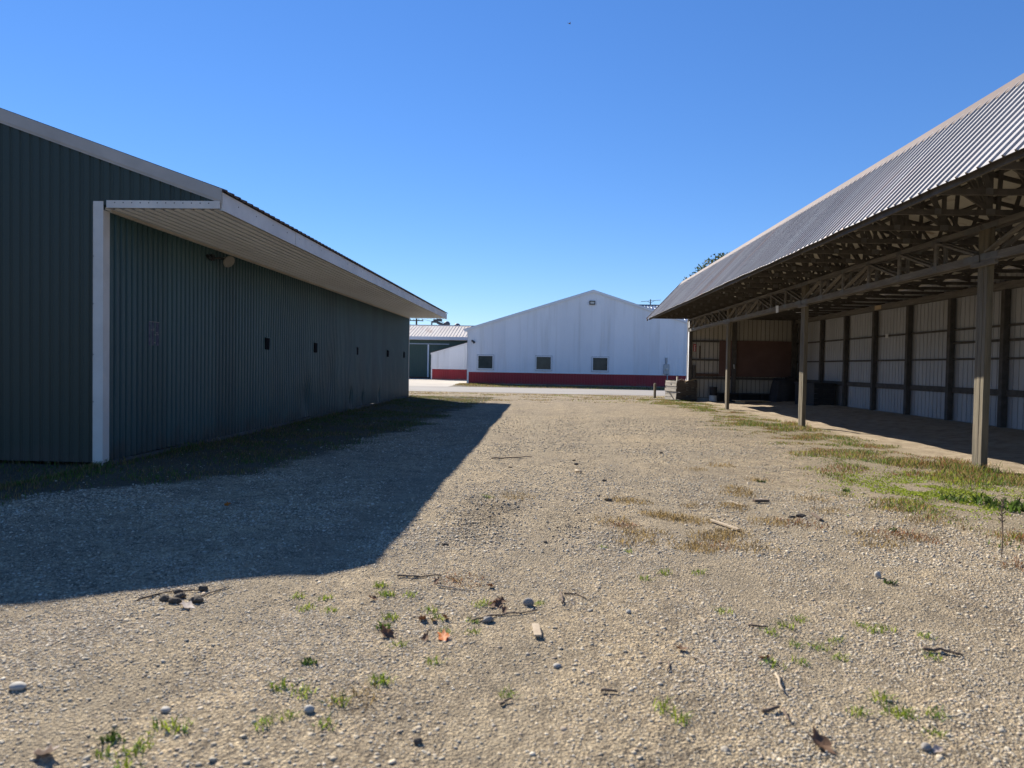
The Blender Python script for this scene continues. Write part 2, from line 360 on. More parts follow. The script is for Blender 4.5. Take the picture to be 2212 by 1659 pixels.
def ground_material():
    m = bpy.data.materials.new('gravel_ground'); m.use_nodes = True
    nt = m.node_tree; N = nt.nodes; L = nt.links; b = N['Principled BSDF']
    b.inputs['Roughness'].default_value = .92; b.inputs['Specular IOR Level'].default_value = .25
    tc = N.new('ShaderNodeTexCoord')
    def noise(sc, det=5, rough=.6):
        n = N.new('ShaderNodeTexNoise'); n.inputs['Scale'].default_value = sc; n.inputs['Detail'].default_value = det
        n.inputs['Roughness'].default_value = rough; L.new(tc.outputs['Object'], n.inputs['Vector']); return n
    def vor(sc):
        n = N.new('ShaderNodeTexVoronoi'); n.inputs['Scale'].default_value = sc; L.new(tc.outputs['Object'], n.inputs['Vector']); return n
    def ramp(src, pts):
        r = N.new('ShaderNodeValToRGB'); e = r.color_ramp.elements
        e[0].position, e[0].color = pts[0][0], (*pts[0][1], 1); e[1].position, e[1].color = pts[-1][0], (*pts[-1][1], 1)
        for p, c in pts[1:-1]:
            q = e.new(p); q.color = (*c, 1)
        L.new(src, r.inputs['Fac']); return r.outputs['Color']
    def mix(a, c, fac, typ='MIX'):
        x = N.new('ShaderNodeMix'); x.data_type = 'RGBA'; x.blend_type = typ
        for s, v in ((x.inputs['A'], a), (x.inputs['B'], c)):
            if isinstance(v, tuple): s.default_value = (*v, 1)
            else: L.new(v, s)
        if isinstance(fac, float): x.inputs['Factor'].default_value = fac
        else: L.new(fac, x.inputs['Factor'])
        return x.outputs['Result']
    v1 = vor(58); v2 = vor(130)
    sep = N.new('ShaderNodeSeparateColor'); L.new(v1.outputs['Color'], sep.inputs['Color'])
    sep2 = N.new('ShaderNodeSeparateColor'); L.new(v2.outputs['Color'], sep2.inputs['Color'])
    pal = [(0.0, (.22, .18, .128)), (.25, (.375, .315, .225)), (.5, (.435, .372, .27)), (.75, (.365, .327, .258)), (1.0, (.54, .47, .355))]
    c1 = ramp(sep.outputs['Red'], pal); c2 = ramp(sep2.outputs['Green'], pal)
    g = mix(c1, c2, .42)
    gap_shade = N.new('ShaderNodeMapRange'); gap_shade.inputs['From Min'].default_value = .34; gap_shade.inputs['From Max'].default_value = .62; gap_shade.inputs['To Max'].default_value = .75
    L.new(v1.outputs['Distance'], gap_shade.inputs['Value']); g = mix(g, (.21, .18, .138), gap_shade.outputs['Result'])  # shade between the pebbles, painted in as a darker gap colour
    gr = noise(36, 3, .75); g = mix(g, ramp(gr.outputs['Fac'], [(.34, (.60, .575, .54)), (.48, (1.0, .985, .95)), (.68, (1.30, 1.28, 1.22))]), 1.0, 'MULTIPLY')
    gr2 = noise(9, 4, .7); g = mix(g, ramp(gr2.outputs['Fac'], [(.34, (.66, .64, .62)), (.5, (1.02, 1.0, .97)), (.68, (1.28, 1.25, 1.19))]), 1.0, 'MULTIPLY')
    big = noise(.35, 6, .62)
    sand = ramp(big.outputs['Fac'], [(.36, (.90, .875, .85)), (.5, (1.05, 1.02, .97)), (.66, (1.16, 1.11, 1.02))])
    g = mix(g, sand, 1.0, 'MULTIPLY')
    mid = noise(2.2, 5)
    mm = ramp(mid.outputs['Fac'], [(.38, (.80, .79, .78)), (.62, (1.12, 1.10, 1.06))])
    g = mix(g, mm, 1.0, 'MULTIPLY')
    a = N.new('ShaderNodeAttribute'); a.attribute_name = 'col'
    s3 = N.new('ShaderNodeSeparateColor'); L.new(a.outputs['Color'], s3.inputs['Color'])
    fine = noise(22, 6, .7)
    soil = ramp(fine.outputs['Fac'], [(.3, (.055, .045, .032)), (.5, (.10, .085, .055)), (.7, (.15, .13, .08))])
    dry = ramp(fine.outputs['Fac'], [(.3, (.19, .148, .095)), (.5, (.30, .245, .165)), (.7, (.38, .32, .225))])
    dirt = ramp(noise(3.0, 8, .65).outputs['Fac'], [(.3, (.24, .185, .125)), (.5, (.37, .295, .205)), (.7, (.45, .37, .265))])
    g = mix(g, dirt, s3.outputs['Blue'])
    fac = N.new('ShaderNodeMath'); fac.operation = 'MULTIPLY'; fac.inputs[1].default_value = .8
    L.new(s3.outputs['Green'], fac.inputs[0])
    g = mix(g, dry, fac.outputs[0])
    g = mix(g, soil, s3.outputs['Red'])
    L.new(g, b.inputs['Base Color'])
    # bump: pebbles fade out in dirt and soil
    def math_(op, x, y):
        n = N.new('ShaderNodeMath'); n.operation = op
        for s, v in zip(n.inputs, (x, y)):
            if isinstance(v, (int, float)): s.default_value = v
            else: L.new(v, s)
        return n.outputs[0]
    h = math_('ADD', math_('MULTIPLY', v1.outputs['Distance'], -1.0), math_('MULTIPLY', v2.outputs['Distance'], -.6))
    h = math_('ADD', h, math_('MULTIPLY', fine.outputs['Fac'], .8))
    st = math_('SUBTRACT', 1.0, math_('MULTIPLY', s3.outputs['Blue'], .45))
    h = math_('MULTIPLY', h, st)
    bp = N.new('ShaderNodeBump'); bp.inputs['Distance'].default_value = .017; bp.inputs['Strength'].default_value = 1.0
    L.new(h, bp.inputs['Height']); L.new(bp.outputs['Normal'], b.inputs['Normal'])
    return m
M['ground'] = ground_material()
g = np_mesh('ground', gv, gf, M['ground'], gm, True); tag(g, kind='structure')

def sheet(name, x0, x1, y0, y1, z, m, n=60):
    mb = MB(); v = []; f = []
    for j in range(2):
        for i in range(n+1):
            x = x0+(x1-x0)*i/n; w = (fbm(x*.35, j*7.7, 71, 3)-.5)*.7 if abs(x) < 40 else 0
            v.append((x, (y0, y1)[j]+w, z))
    for i in range(n): f.append((i, i+1, n+2+i, n+1+i))
    mb.add(v, f); o = mb.build(name, m); tag(o, kind='structure'); return o
sheet('road', -160, 160, 41.4, 51.3, .008, M['asphalt'], 640)
sheet('pavement', -45, -6.9, 50.5, 78.2, .004, M['apron'], 120)

# ------------------------------------------------------------------ gravel stones (uncountable: one object)
def ico():
    t = (1+5**.5)/2
    v = np.array([(-1, t, 0), (1, t, 0), (-1, -t, 0), (1, -t, 0), (0, -1, t), (0, 1, t), (0, -1, -t), (0, 1, -t), (t, 0, -1), (t, 0, 1), (-t, 0, -1), (-t, 0, 1)])
    v /= np.linalg.norm(v[0])
    f = np.array([(0, 11, 5), (0, 5, 1), (0, 1, 7), (0, 7, 10), (0, 10, 11), (1, 5, 9), (5, 11, 4), (11, 10, 2), (10, 7, 6), (7, 1, 8),
                  (3, 9, 4), (3, 4, 2), (3, 2, 6), (3, 6, 8), (3, 8, 9), (4, 9, 5), (2, 4, 11), (6, 2, 10), (8, 6, 7), (9, 8, 1)])
    return v, f
IV, IF = ico()
def stones(n, y0, y1, smin, smax, dens_s, tall=1.0, fade=(26, 18)):
    y = np.sqrt(rng.random(n)*(y1*y1-y0*y0)+y0*y0); x = (rng.random(n)-.52)*1.62*(y+1.2)
    keep = (x > -6.3) & (x < 6.9)
    l, v, d, f, p, b = masks(x, y)
    keep &= rng.random(n) > np.clip(l*.97+v*.75+d+.72*tracks(x, y), 0, .97)
    keep &= rng.random(n) < (.25+.9*smooth(.35, .65, fbm(x*.8, y*.8, dens_s, 4)))*(.22+.78*smooth(fade[0], fade[1], y))*smooth(27, 19, y)
    x = x[keep]; y = y[keep]; n = len(x)
    sz = smin+(smax-smin)*rng.random(n)**3.5
    sc = np.stack([sz*(.75+.6*rng.random(n)), sz*(.75+.5*rng.random(n)), sz*(.26+.26*rng.random(n))*tall], 1)*.5
    shp = IV[None]*(1+.38*(rng.random((n, 12, 1))-.5))
    p = shp*sc[:, None, :]
    a = rng.random(n)*6.283; tl = (rng.random(n)-.5)*.7
    ca, sa = np.cos(a)[:, None], np.sin(a)[:, None]; ct, st_ = np.cos(tl)[:, None], np.sin(tl)[:, None]
    X = p[:, :, 0]*ct-p[:, :, 2]*st_; Z = p[:, :, 0]*st_+p[:, :, 2]*ct; Y = p[:, :, 1]
    P = np.stack([X*ca-Y*sa+x[:, None], X*sa+Y*ca+y[:, None], Z+(gz(x, y)+sc[:, 2]*.30)[:, None]], 2)
    F = IF[None]+(np.arange(n)*12)[:, None, None]
    base = np.array([(.47, .395, .28), (.42, .37, .28), (.54, .46, .335), (.345, .305, .245), (.46, .355, .24), (.60, .53, .41), (.27, .22, .165)])
    c = base[rng.choice(7, n, p=[.30, .22, .16, .10, .12, .05, .05])]*(.8+.4*rng.random((n, 1)))
    return P.reshape(-1, 3), F.reshape(-1, 3), np.repeat(c, 12, 0)
parts = [stones(330000, 2.0, 7.0, .006, .020, 41, 1.25, (7.2, 3.5)), stones(13000, 2.0, 8.0, .016, .034, 47, 1.0, (9, 4)), stones(150000, 6.0, 15, .012, .034, 41, 1.4, (15, 8)), stones(60000, 13, 27, .022, .044, 41, 1.5)]
off = 0; vs, fs, cs = [], [], []
for (v, f, c) in parts:
    vs.append(v); fs.append(f+off); cs.append(c); off += len(v)
g = np_mesh('gravel', np.concatenate(vs), np.concatenate(fs), M['stone'], np.concatenate(cs), True)
tag(g, 'loose grey and tan gravel stones spread over the yard', 'gravel', kind='stuff')

# ------------------------------------------------------------------ grass
def blades(x, y, hgt, col, width=.006, lean=.5, z=None):
    n = len(x); a = rng.random(n)*6.283; t = rng.random(n)*6.283
    ln = hgt*lean*(.3+rng.random(n)); dx, dy = np.cos(a)*ln, np.sin(a)*ln
    wx, wy = np.cos(t)*width*.5*(.7+.6*rng.random(n)), np.sin(t)*width*.5*(.7+.6*rng.random(n))
    z = gz(x, y)-.01 if z is None else z
    P = np.zeros((n, 5, 3))
    P[:, 0] = np.stack([x-wx, y-wy, z], 1); P[:, 1] = np.stack([x+wx, y+wy, z], 1)
    P[:, 2] = np.stack([x-wx*.8+dx*.35, y-wy*.8+dy*.35, z+hgt*.6], 1); P[:, 3] = np.stack([x+wx*.8+dx*.35, y+wy*.8+dy*.35, z+hgt*.6], 1)
    P[:, 4] = np.stack([x+dx, y+dy, z+hgt*(.95-.35*rng.random(n))], 1)
    b = np.arange(n)*5
    F = np.concatenate([np.stack([b, b+1, b+3], 1), np.stack([b, b+3, b+2], 1), np.stack([b+2, b+3, b+4], 1)])
    return P.reshape(-1, 3), F, np.repeat(col, 5, 0)
GREEN = np.array((.085, .14, .025)); LIME = np.array((.27, .33, .035)); STRAW = np.array((.33, .235, .095)); RED = np.array((.25, .115, .055)); DK = np.array((.035, .055, .015)); BRN = np.array((.15, .105, .055))
def pick(w, pal):
    c = np.zeros((len(w[0]), 3)); tot = sum(w)
    r = rng.random(len(w[0]))*tot; acc = 0; done = np.zeros(len(r), bool)
    for wi, p in zip(w, pal):
        acc = acc+wi; s = (~done) & (r <= acc); c[s] = p; done |= s
    return c*(.65+.7*rng.random((len(r), 1)))
# verge along the open shed
n = 230000
x = rng.uniform(3.0, 8.3, n); y = 4.5+32.5*rng.random(n)**1.5
l, v, d, f, p, b = masks(x, y)
cl = fbm(x*1.6, y*1.6, 61, 4)
keep = rng.random(n) < v*np.clip((cl-.33)*5.5, 0.05, 1)
x = x[keep]; y = y[keep]; cl = cl[keep]
c1 = fbm(x*1.1, y*1.1, 63, 3); c2 = fbm(x*1.3, y*1.3, 67, 3)
post_d = np.min([np.hypot(x-7.0, (y-py)*.8) for py in (4.0, 12.2, 20.4)], 0)
tall = 1+1.6*np.exp(-(post_d/1.0)**2)
h = (.022+.06*rng.random(len(x))*smooth(.4, .7, cl)*1.5)*tall
limep = np.exp(-(((x-5.5)/.75)**2+((y-9.8)/1.0)**2))
w = [smooth(.36, .6, c1)*1.5+.3, limep*5+.2, .55+0*x, smooth(.54, .72, c2)*.9+.10, .22+0*x]
col = pick(w, [GREEN*1.15, LIME, STRAW, RED, BRN])
h = h*(1-.5*limep)
nl = 11000
xl = 5.45+rng.normal(size=nl)*.6; yl = 9.75+rng.normal(size=nl)*.8; kl = fbm(xl*2.5, yl*2.5, 69, 3) > .44; xl = xl[kl]; yl = yl[kl]
P, F, K = blades(x, y, h, col, .009, .7)
P2, F2, K2 = blades(xl, yl, .018+.028*rng.random(len(xl)), LIME*(.7+.6*rng.random((len(xl), 1))), .016, 1.0)
P, F, K = np.concatenate([P, P2]), np.concatenate([F, F2+len(P)]), np.concatenate([K, K2])
g = np_mesh('grass', P, F, M['grass'], K); tag(g, 'mixed green straw and reddish weeds along the open shed posts', 'grass', kind='stuff')
# shaded strip beside the green shed
n = 90000
y = 7.0+28*rng.random(n)**1.3; x = rng.uniform(-6.6, -2.4, n)
w_ = rng.random(n) < .35; x = np.where(w_ & (y < 10.6), rng.uniform(-12, -5.5, n), x); y = np.where(x < -6.5, 7.2+3.2*rng.random(n), y)
l, v, d, f, p, b = masks(x, y)
cl = fbm(x*1.4, y*1.4, 81, 4)
keep = (rng.random(n) < l*np.clip((cl-.32)*3, .08, .9)) & ~((x < -6.42) & (y > 10.42))
x = x[keep]; y = y[keep]; cl = cl[keep]
walld = np.where(x > -6.5, x+6.45, 10.45-y)
h = (.03+.065*rng.random(len(x)))*(1+.9*np.exp(-(walld/.3)**2))
c1 = fbm(x*.9, y*.9, 83, 3)
col = pick([smooth(.4, .6, c1)+.3, .5+0*x, .35+0*x], [GREEN*1.05, BRN*1.3, STRAW*.8])
P, F, K = blades(x, y, h, col, .009, .7)
g = np_mesh('grass', P, F, M['grass'], K); tag(g, 'dark short grass in the shade at the foot of the green shed', 'grass', kind='stuff')
# dry strip before and after the road, and short scattered weeds on the gravel
n = 60000
y = rng.uniform(30.5, 41, n); x = rng.uniform(-9, 9, n)
l, v, d, f, p, b = masks(x, y)
keep = rng.random(n) < f*.55*smooth(.42, .62, fbm(x*.5, y*1.4, 97, 4)); x1, y1 = x[keep], y[keep]
x2 = rng.uniform(-7, -2.5, 5000); y2 = 59.4-4.2*rng.random(5000)**1.6; k2 = rng.random(5000) < smooth(-2.5, -5.5, x2+(59-y2)*.6); x2, y2 = x2[k2], y2[k2]
x3 = rng.uniform(-6, 15, 9000); y3 = rng.uniform(52, 59.4, 9000)
x = np.concatenate([x1, x2, x3]); y = np.concatenate([y1, y2, y3])
h = np.where(y < 45, .025, .05)+np.where(y < 45, .05, .09)*rng.random(len(x))
c1 = fbm(x*.6, y*.6, 93, 3)
col = pick([smooth(.5, .7, c1)*.8+.1, np.where(y < 45, .9, .5), .35+0*x], [LIME*.8, STRAW*1.05, BRN])
P, F, K = blades(x, y, h, col, .022, .7)
g = np_mesh('grass', P, F, M['grass'], K); tag(g, 'dry yellow grass on both sides of the cross road', 'grass', kind='stuff')

# ------------------------------------------------------------------ green shed (left)
Y0, Y1 = 10.26, 34.26
XW, XE, ZS = -6.56, -4.73, 3.84           # wall, eave, soffit height
SL = .347; XR = -14.6; ZE = 4.09         # slope, ridge x, roof height at the eave
ribs = [(0, 0.0), (.06, .026), (.20, .031), (.52, .031), (.66, .026), (.72, 0.0)]
def roof_z(x): return ZE+SL*(min(x, 2*XR-x)*-1+XE) if False else ZE+SL*(XE-x) if x >= XR else ZE+SL*(x-(2*XR-XE))
shed = thing('green_shed', 'long dark green corrugated shed with white trim and deep eave', 'shed', (XW, Y0, 0))
def dent(us, t):
    a = (fbm(us*.55, t*.45, 101, 3)-.5)*.075*smooth(4, 9, us)*smooth(.1, 1.0, 3.6-t)
    b = (fbm(us*1.7, t*.8, 103, 2)-.5)*.035*smooth(3, 8, us)*smooth(3.0, 1.5, t)
    c = np.zeros_like(us)
    for (u0, t0, r, k) in ((9.2, .5, .5, -.09), (13.6, .35, .35, -.10), (15.2, .25, .25, -.10), (11.3, 1.2, .7, -.05), (17.8, .3, .3, -.07)):
        c = c+k*np.exp(-(((us-u0)/(r*.6))**2+((t-t0)/r)**2))
    return a+b+c
MB().corr((XW, Y0, 0), (0, 1, 0), (0, 0, 1), (1, 0, 0), Y1-Y0, lambda u: .04+.03*math.sin(u*.9), lambda u: ZS+.06, .152, ribs, 40, dent).build('side_wall', M['green'], shed)
mb = MB().corr((XE-.02, Y0, 0), (-1, 0, 0), (0, 0, 1), (0, -1, 0), XE-.02-(2*XR-XW), lambda u: (ZS+.02 if u < XE-.02-XW else .05), lambda u: roof_z(XE-.02-u)-.10, .152, [(0, 0), (.10, .017), (.62, .017), (.72, 0)], 8)
mb.build('gable_wall', M['green_gable_shaded'], shed)
mb = MB(); mb.box(2*XR-XW-.1, 2*XR-XW, Y0+.05, Y1, 0, ZS); mb.box(2*XR-XW, XW-.05, Y1-.1, Y1, 0, ZS)
mb.prism([(XW-.05, Y1-.1, ZS), (2*XR-XW, Y1-.1, ZS), (XR, Y1-.1, roof_z(XR)-.15)], (0, .1, 0)); mb.build('back_wall', M['green'], shed)
# roof sheets
ln = math.hypot(1, SL); mb = MB()
mb.corr((XE+.05, Y0-.03, ZE-.017), (0, 1, 0), (-1/ln, 0, SL/ln), (SL/ln, 0, 1/ln), Y1-Y0+.1, lambda u: 0, lambda u: (XE+.05-XR)*ln, .23, [(0, 0), (.08, .022), (.22, .022), (.30, 0)], 1, thick=.012)
mb.corr((2*XR-XE, Y1+.07, ZE), (0, -1, 0), (1/ln, 0, SL/ln), (-SL/ln, 0, 1/ln), Y1-Y0+.1, lambda u: 0, lambda u: (XE-XR)*ln, .23, [(0, 0), (.08, .022), (.22, .022), (.30, 0)], 1, thick=.012)
mb.build('roof', M['brown_roof'], shed)
# soffit, with ribs along the wall
MB().corr((XW, Y0+.02, ZS), (1, 0, 0), (0, 1, 0), (0, 0, -1), XE-XW-.02, lambda u: 0, lambda u: Y1-Y0, .150, [(0, 0), (.08, .036), (.26, .036), (.34, 0)], 1).build('soffit', M['soffit'], shed)
MB().box(XW+.022, XW+.06, Y0+.16, Y1-.02, ZS-.055, ZS-.016).build('soffit_trim', M['white'], shed)
# fascia along the eave with screws
mb = MB()
yj = Y0-.02; kj = 0
while yj < Y1+.05:
    y2 = min(yj+3.04, Y1+.06); o1 = .003*(kj % 2)+rnd.uniform(-.001, .001); dz = rnd.uniform(-.004, .004)
    mb.box(XE-.02, XE+.004+o1, yj, y2-.004, ZS-.03+dz, ZE-.035); mb.box(XE-.045, XE+.006+o1, yj, y2-.004, ZS-.045+dz, ZS-.03+dz)
    yj = y2; kj += 1
y = Y0+.5
while y < Y1:
    mb.box(XE+.004, XE+.008, y, y+.016, 3.95, 3.966, 1); y += .62+.1*rnd.random()
mb.build('fascia', [M['white'], M['screw']], shed)
# horizontal trim closing the soffit's near end
mb = MB(); mb.box(XW+.10, XE-.03, Y0-.045, Y0-.004, ZS-.025, ZS+.085)
for i in range(12):
    xx = XW+.22+i*.128; mb.box(xx, xx+.014, Y0-.049, Y0-.045, ZS+.045, ZS+.059, 1)
mb.build('soffit_end_trim', [M['white'], M['screw']], shed)
# rake trim
mb = MB()
xa, xb = XE-.005, XR
for (dz0, dz1, yy) in ((-.165, .012, .05), (-.20, -.165, .035)):
    mb.prism([(xa, Y0-yy, roof_z(xa)+dz0), (xa, Y0-yy, roof_z(xa)+dz1), (xb, Y0-yy, roof_z(xb)+dz1), (xb, Y0-yy, roof_z(xb)+dz0)], (0, yy-.024, 0))
    xc = 2*XR-XE
    mb.prism([(xb, Y0-yy, roof_z(xb)+dz0), (xb, Y0-yy, roof_z(xb)+dz1), (xc, Y0-yy, roof_z(xc+.001)+dz1), (xc, Y0-yy, roof_z(xc+.001)+dz0)], (0, yy-.024, 0))
mb.build('rake_trim', M['rake'], shed)
# corner trim (an L of folded metal)
mb = MB(); mb.box(XW-.105, XW+.044, Y0-.030, Y0-.018, .0, ZS+.075); mb.box(XW+.034, XW+.044, Y0-.018, Y0+.13, .0, ZS-.05)
mb.box(XW-.108, XW-.102, Y0-.033, Y0-.02, 0, ZS+.07)
for z in (.95, 1.65, 2.4, 3.1): mb.box(XW-.110, XW-.096, Y0-.036, Y0-.030, z, z+.014, 1)
mb.build('corner_trim', [M['white'], M['screw']], shed)
MB().box(XW-.03, XW+.03, Y1-.08, Y1+.03, 0, ZS-.05).build('corner_trim', M['white'], shed)
# dark wall openings
for i, yy in enumerate((16.5, 20.05, 24.6, 29.55, 33.0)):
    z = 2.01
    xo = XW+.024
    o = MB().box(xo-.04, xo+.03, yy-.115, yy+.115, z-.13, z+.14).build('vent', M['hole'], shed, .01)
    MB().box(xo-.03, xo+.045, yy-.125, yy+.125, z+.14, z+.155).build('vent_hood', M['green'], o)
MB().box(XW-.06, XW+.05, Y0-.015, Y1-.1, -.05, .05).build('sill', M['sill'], shed)

# flood lamp under the eave and faded poster on the green wall
ly, lz = 13.95, 3.60
lamp = thing('wall_lamp', 'round shallow flood lamp on the green wall just under the eave', 'lamp', (XW+.02, ly, lz))
mb = MB(); mb.box(XW+.02, XW+.08, ly-.34, ly-.24, lz-.05, lz+.07); mb.tube([(XW+.07, ly-.29, lz), (XW+.16, ly-.16, lz+.02), (XW+.22, ly-.02, lz)], .022, 8); mb.build('bracket', M['black'], lamp)
mb = MB(); ax = Vector((.72, -.42, -.48)).normalized(); c0 = Vector((XW+.22, ly, lz))
mb.tube([c0-ax*.09, c0-ax*.02, c0+ax*.05, c0+ax*.062], [.04, .055, .12, .125], 24); mb.build('shade', M['lamp_glass'], lamp, smooth_=False)
MB().tube([c0+ax*.063, c0+ax*.070], [.11, .10], 24).build('lens', M['lamp_glass'], lamp)
MB().tube([(XW+.03, ly-.47, lz+.03), (XW+.08, ly-.47, lz-.02), (XW+.13, ly-.45, lz-.07)], [.03, .035, .012], 10).build('sensor', M['black'], lamp)
py, pz = 11.63, 2.03
mb = MB(); vv = []; ff = []
for i in range(9):
    for j in range(2): vv.append((XW+.026+.012*math.sin(i*2.4), py-.15+.30*i/8, pz-.20+.40*j))
for i in range(8): ff.append((2*i, 2*i+2, 2*i+3, 2*i+1))
mb.add(vv, ff); mb.box(XW+.034, XW+.038, py-.15, py+.15, pz+.192, pz+.20, 1)
for k in range(7):
    a, b_2 = rnd.uniform(-.12, .10), rnd.uniform(-.17, .15); mb.box(XW+.038, XW+.040, py+a, py+a+rnd.uniform(.02, .06), pz+b_2, pz+b_2+.012, 1)
o = mb.build('poster', [M['poster'], M['lamp_glass']]); tag(o, 'small faded purple poster stuck on the green corrugated wall', 'poster')

# ------------------------------------------------------------------ generic gabled siding helpers
PANEL = [(0, 0), (.03, .026), (.15, .026), (.18, 0), (.45, 0), (.48, .004), (.52, .004), (.55, 0)]

# ------------------------------------------------------------------ white barn
BX0, BX1, BY, BYB = -6.41, 14.53, 59.6, 84.0
BXR = (BX0+BX1)/2; BZE, BSL = 4.66, .319
def bz(x): return BZE+BSL*(min(x-BX0, BX1-x))
barn = thing('white_barn', 'white gabled metal barn with dark red base and three windows', 'barn', (BXR, BY, 0))
MB().corr((BX0, BY, 0), (1, 0, 0), (0, 0, 1), (0, -1, 0), BX1-BX0, lambda u: 1.05, lambda u: bz(BX0+u)-.02, .2286, PANEL, 1).build('gable_wall', M['barn_white'], barn)
MB().corr((BX0, BY, 0), (1, 0, 0), (0, 0, 1), (0, -1, 0), BX1-BX0, lambda u: .06+.02*math.sin(u*2), lambda u: 1.02, .2286, PANEL, 1).build('wainscot', M['barn_red'], barn)
MB().box(BX0, BX1, BY-.03, BY-.002, 1.01, 1.06).build('drip_trim', M['trim_white'], barn)
mb = MB(); mb.box(BX0, BX0+.05, BY+.02, BYB, .0, BZE); mb.box(BX1-.05, BX1, BY+.02, BYB, 0, BZE); mb.box(BX0, BX1, BYB-.05, BYB, 0, BZE)
mb.prism([(BX0, BYB-.05, BZE), (BX1, BYB-.05, BZE), (BXR, BYB-.05, bz(BXR)-.03)], (0, .05, 0)); mb.build('side_wall', M['barn_white'], barn)
bl = math.hypot(1, BSL); mb = MB()
pf = [(0, 0), (.08, .02), (.2, .02), (.28, 0)]
mb.corr((BX0-.32, BY-.10, bz(BX0)-.32*BSL+.03), (0, 1, 0), (1/bl, 0, BSL/bl), (-BSL/bl, 0, 1/bl), BYB-BY+.2, lambda u: 0, lambda u: (BXR-BX0+.32)*bl, .2286, pf, 1, thick=.03)
mb.corr((BX1+.32, BYB+.1, bz(BX1)-.32*BSL+.03), (0, -1, 0), (-1/bl, 0, BSL/bl), (BSL/bl, 0, 1/bl), BYB-BY+.2, lambda u: 0, lambda u: (BXR-BX0+.32)*bl, .2286, pf, 1, thick=.03)
mb.build('roof', M['silver'], barn)
mb = MB()
for sgn, xo in ((1, BX0-.30), (-1, BX1+.30)):
    z0 = bz(BX0)-.30*BSL; za = bz(BXR)
    mb.prism([(xo, BY-.115, z0-.17), (xo, BY-.115, z0+.02), (BXR, BY-.115, za+.02), (BXR, BY-.115, za-.17)], (0, .09, 0))
mb.build('rake_trim', M['trim_white'], barn)
mb = MB(); mb.box(BX0-.30, BX0+.0, BY-.10, BYB, BZE-.13, BZE-.10); mb.prism([(BX0-.28, BY-.022, BZE-.12), (BX0+.25, BY-.022, BZE-.12), (BX0+.05, BY-.022, BZE-.42)], (0, -.03, 0)); mb.build('eave_soffit', M['trim_white'], barn)
mb = MB(); mb.box(BX0-.02, BX0+.12, BY-.035, BY-.018, .05, BZE-.12); mb.box(BX0-.03, BX0-.002, BY-.035, BY+.12, .05, BZE-.13); mb.build('corner_trim', M['trim_white'], barn)
MB().box(BX0-.33, BX0-.22, BY-.1, BYB, BZE-.16, BZE-.05).build('gutter', M['trim_white'], barn)
mb = MB()
for a, b_2 in ((-4.2, -1.0), (1.2, 3.7), (5.0, 7.4)): mb.box(a, b_2, BY-.06, BY+.05, .0, .065)
mb.box(BX0, BX1, BY-.01, BY+.05, 0, .055); mb.build('foundation', M['concrete'], barn)
for i, (xa, gl) in enumerate(((-5.57, 0), (-.68, 1), (4.04, 2))):
    w, z0, z1 = 1.37, 1.24, 2.46
    win = MB()
    for (a, b_2, c, d) in ((xa, xa+w, z0, z0+.09), (xa, xa+w, z1-.085, z1), (xa, xa+.085, z0+.09, z1-.085), (xa+w-.085, xa+w, z0+.09, z1-.085)):
        win.box(a, b_2, BY-.075, BY+.04, c, d)
    for (a, b_2, c, d) in ((xa-.035, xa+w+.035, z0-.035, z0-.004), (xa-.035, xa+w+.035, z1+.004, z1+.035), (xa-.035, xa-.004, z0-.004, z1+.004), (xa+w+.004, xa+w+.035, z0-.004, z1+.004)): win.box(a, b_2, BY-.034, BY+.03, c, d, 1)  # channel ring round the frame, its shadow line painted in as grey
    wo = win.build('window', [M['trim_white'], M['steel']], barn)  # steel grey here paints the channel ring's shadow line
    MB().box(xa+.085, xa+w-.085, BY-.042, BY-.032, z0+.09, z1-.085).build('pane', M['glass'], wo)
    MB().box(xa-.05, xa+w+.05, BY-.065, BY-.032, z0-.06, z0-.036).build('sill', M['trim_white'], wo)
# gable floodlight
def ceil_label(n): return n
fx, fz_ = 3.97, 6.95
fl = thing('floodlight', 'black framed floodlight high under the peak of the white barn', 'lamp', (fx, BY-.02, fz_-.16))
mb = MB()
for (a, b_2, c, d) in ((-.24, .24, -.16, -.09), (-.24, .24, .09, .16), (-.24, -.17, -.09, .09), (.17, .24, -.09, .09)): mb.box(fx+a, fx+b_2, BY-.16, BY-.03, fz_+c, fz_+d)
mb.box(fx-.2, fx+.2, BY-.06, BY-.02, fz_-.13, fz_+.13); mb.build('frame', M['black'], fl)
MB().box(fx-.17, fx+.17, BY-.13, BY-.10, fz_-.09, fz_+.09).build('lens', M['lens'], fl)
wl = thing('wall_lamp', 'tiny black wall lamp near the left corner of the white barn', 'lamp', (-6.02, BY-.02, 3.55))
MB().box(-6.09, -5.95, BY-.06, BY-.015, 3.55, 3.70).build('bracket', M['black'], wl)
MB().tube([(-6.0, BY-.06, 3.66), (-5.93, BY-.16, 3.58), (-5.84, BY-.24, 3.48)], [.055, .08, .11], 12).build('lamp_head', M['black'], wl)
mx_ = 10.21
mt = thing('electric_meter', 'grey electric meter box with conduits on the white barn wall', 'electric meter', (mx_, BY-.02, .1))
MB().box(mx_-.40, mx_+.40, BY-.035, BY-.017, 1.08, 2.2).build('back_board', M['barn_white'], mt)
MB().box(mx_-.235, mx_+.235, BY-.17, BY-.035, 1.10, 1.94).build('meter_box', M['steel'], mt, .01)
MB().tube([(mx_+.02, BY-.17, 1.54), (mx_+.02, BY-.25, 1.54), (mx_+.02, BY-.27, 1.54)], [.11, .11, .08], 16).build('dial', M['lens'], mt)
mb = MB(); mb.tube([(mx_-.02, BY-.09, 1.94), (mx_-.02, BY-.09, 2.22), (mx_-.02, BY-.09, 2.48)], [.08, .10, .10], 10); mb.build('upper_conduit', M['steel'], mt)
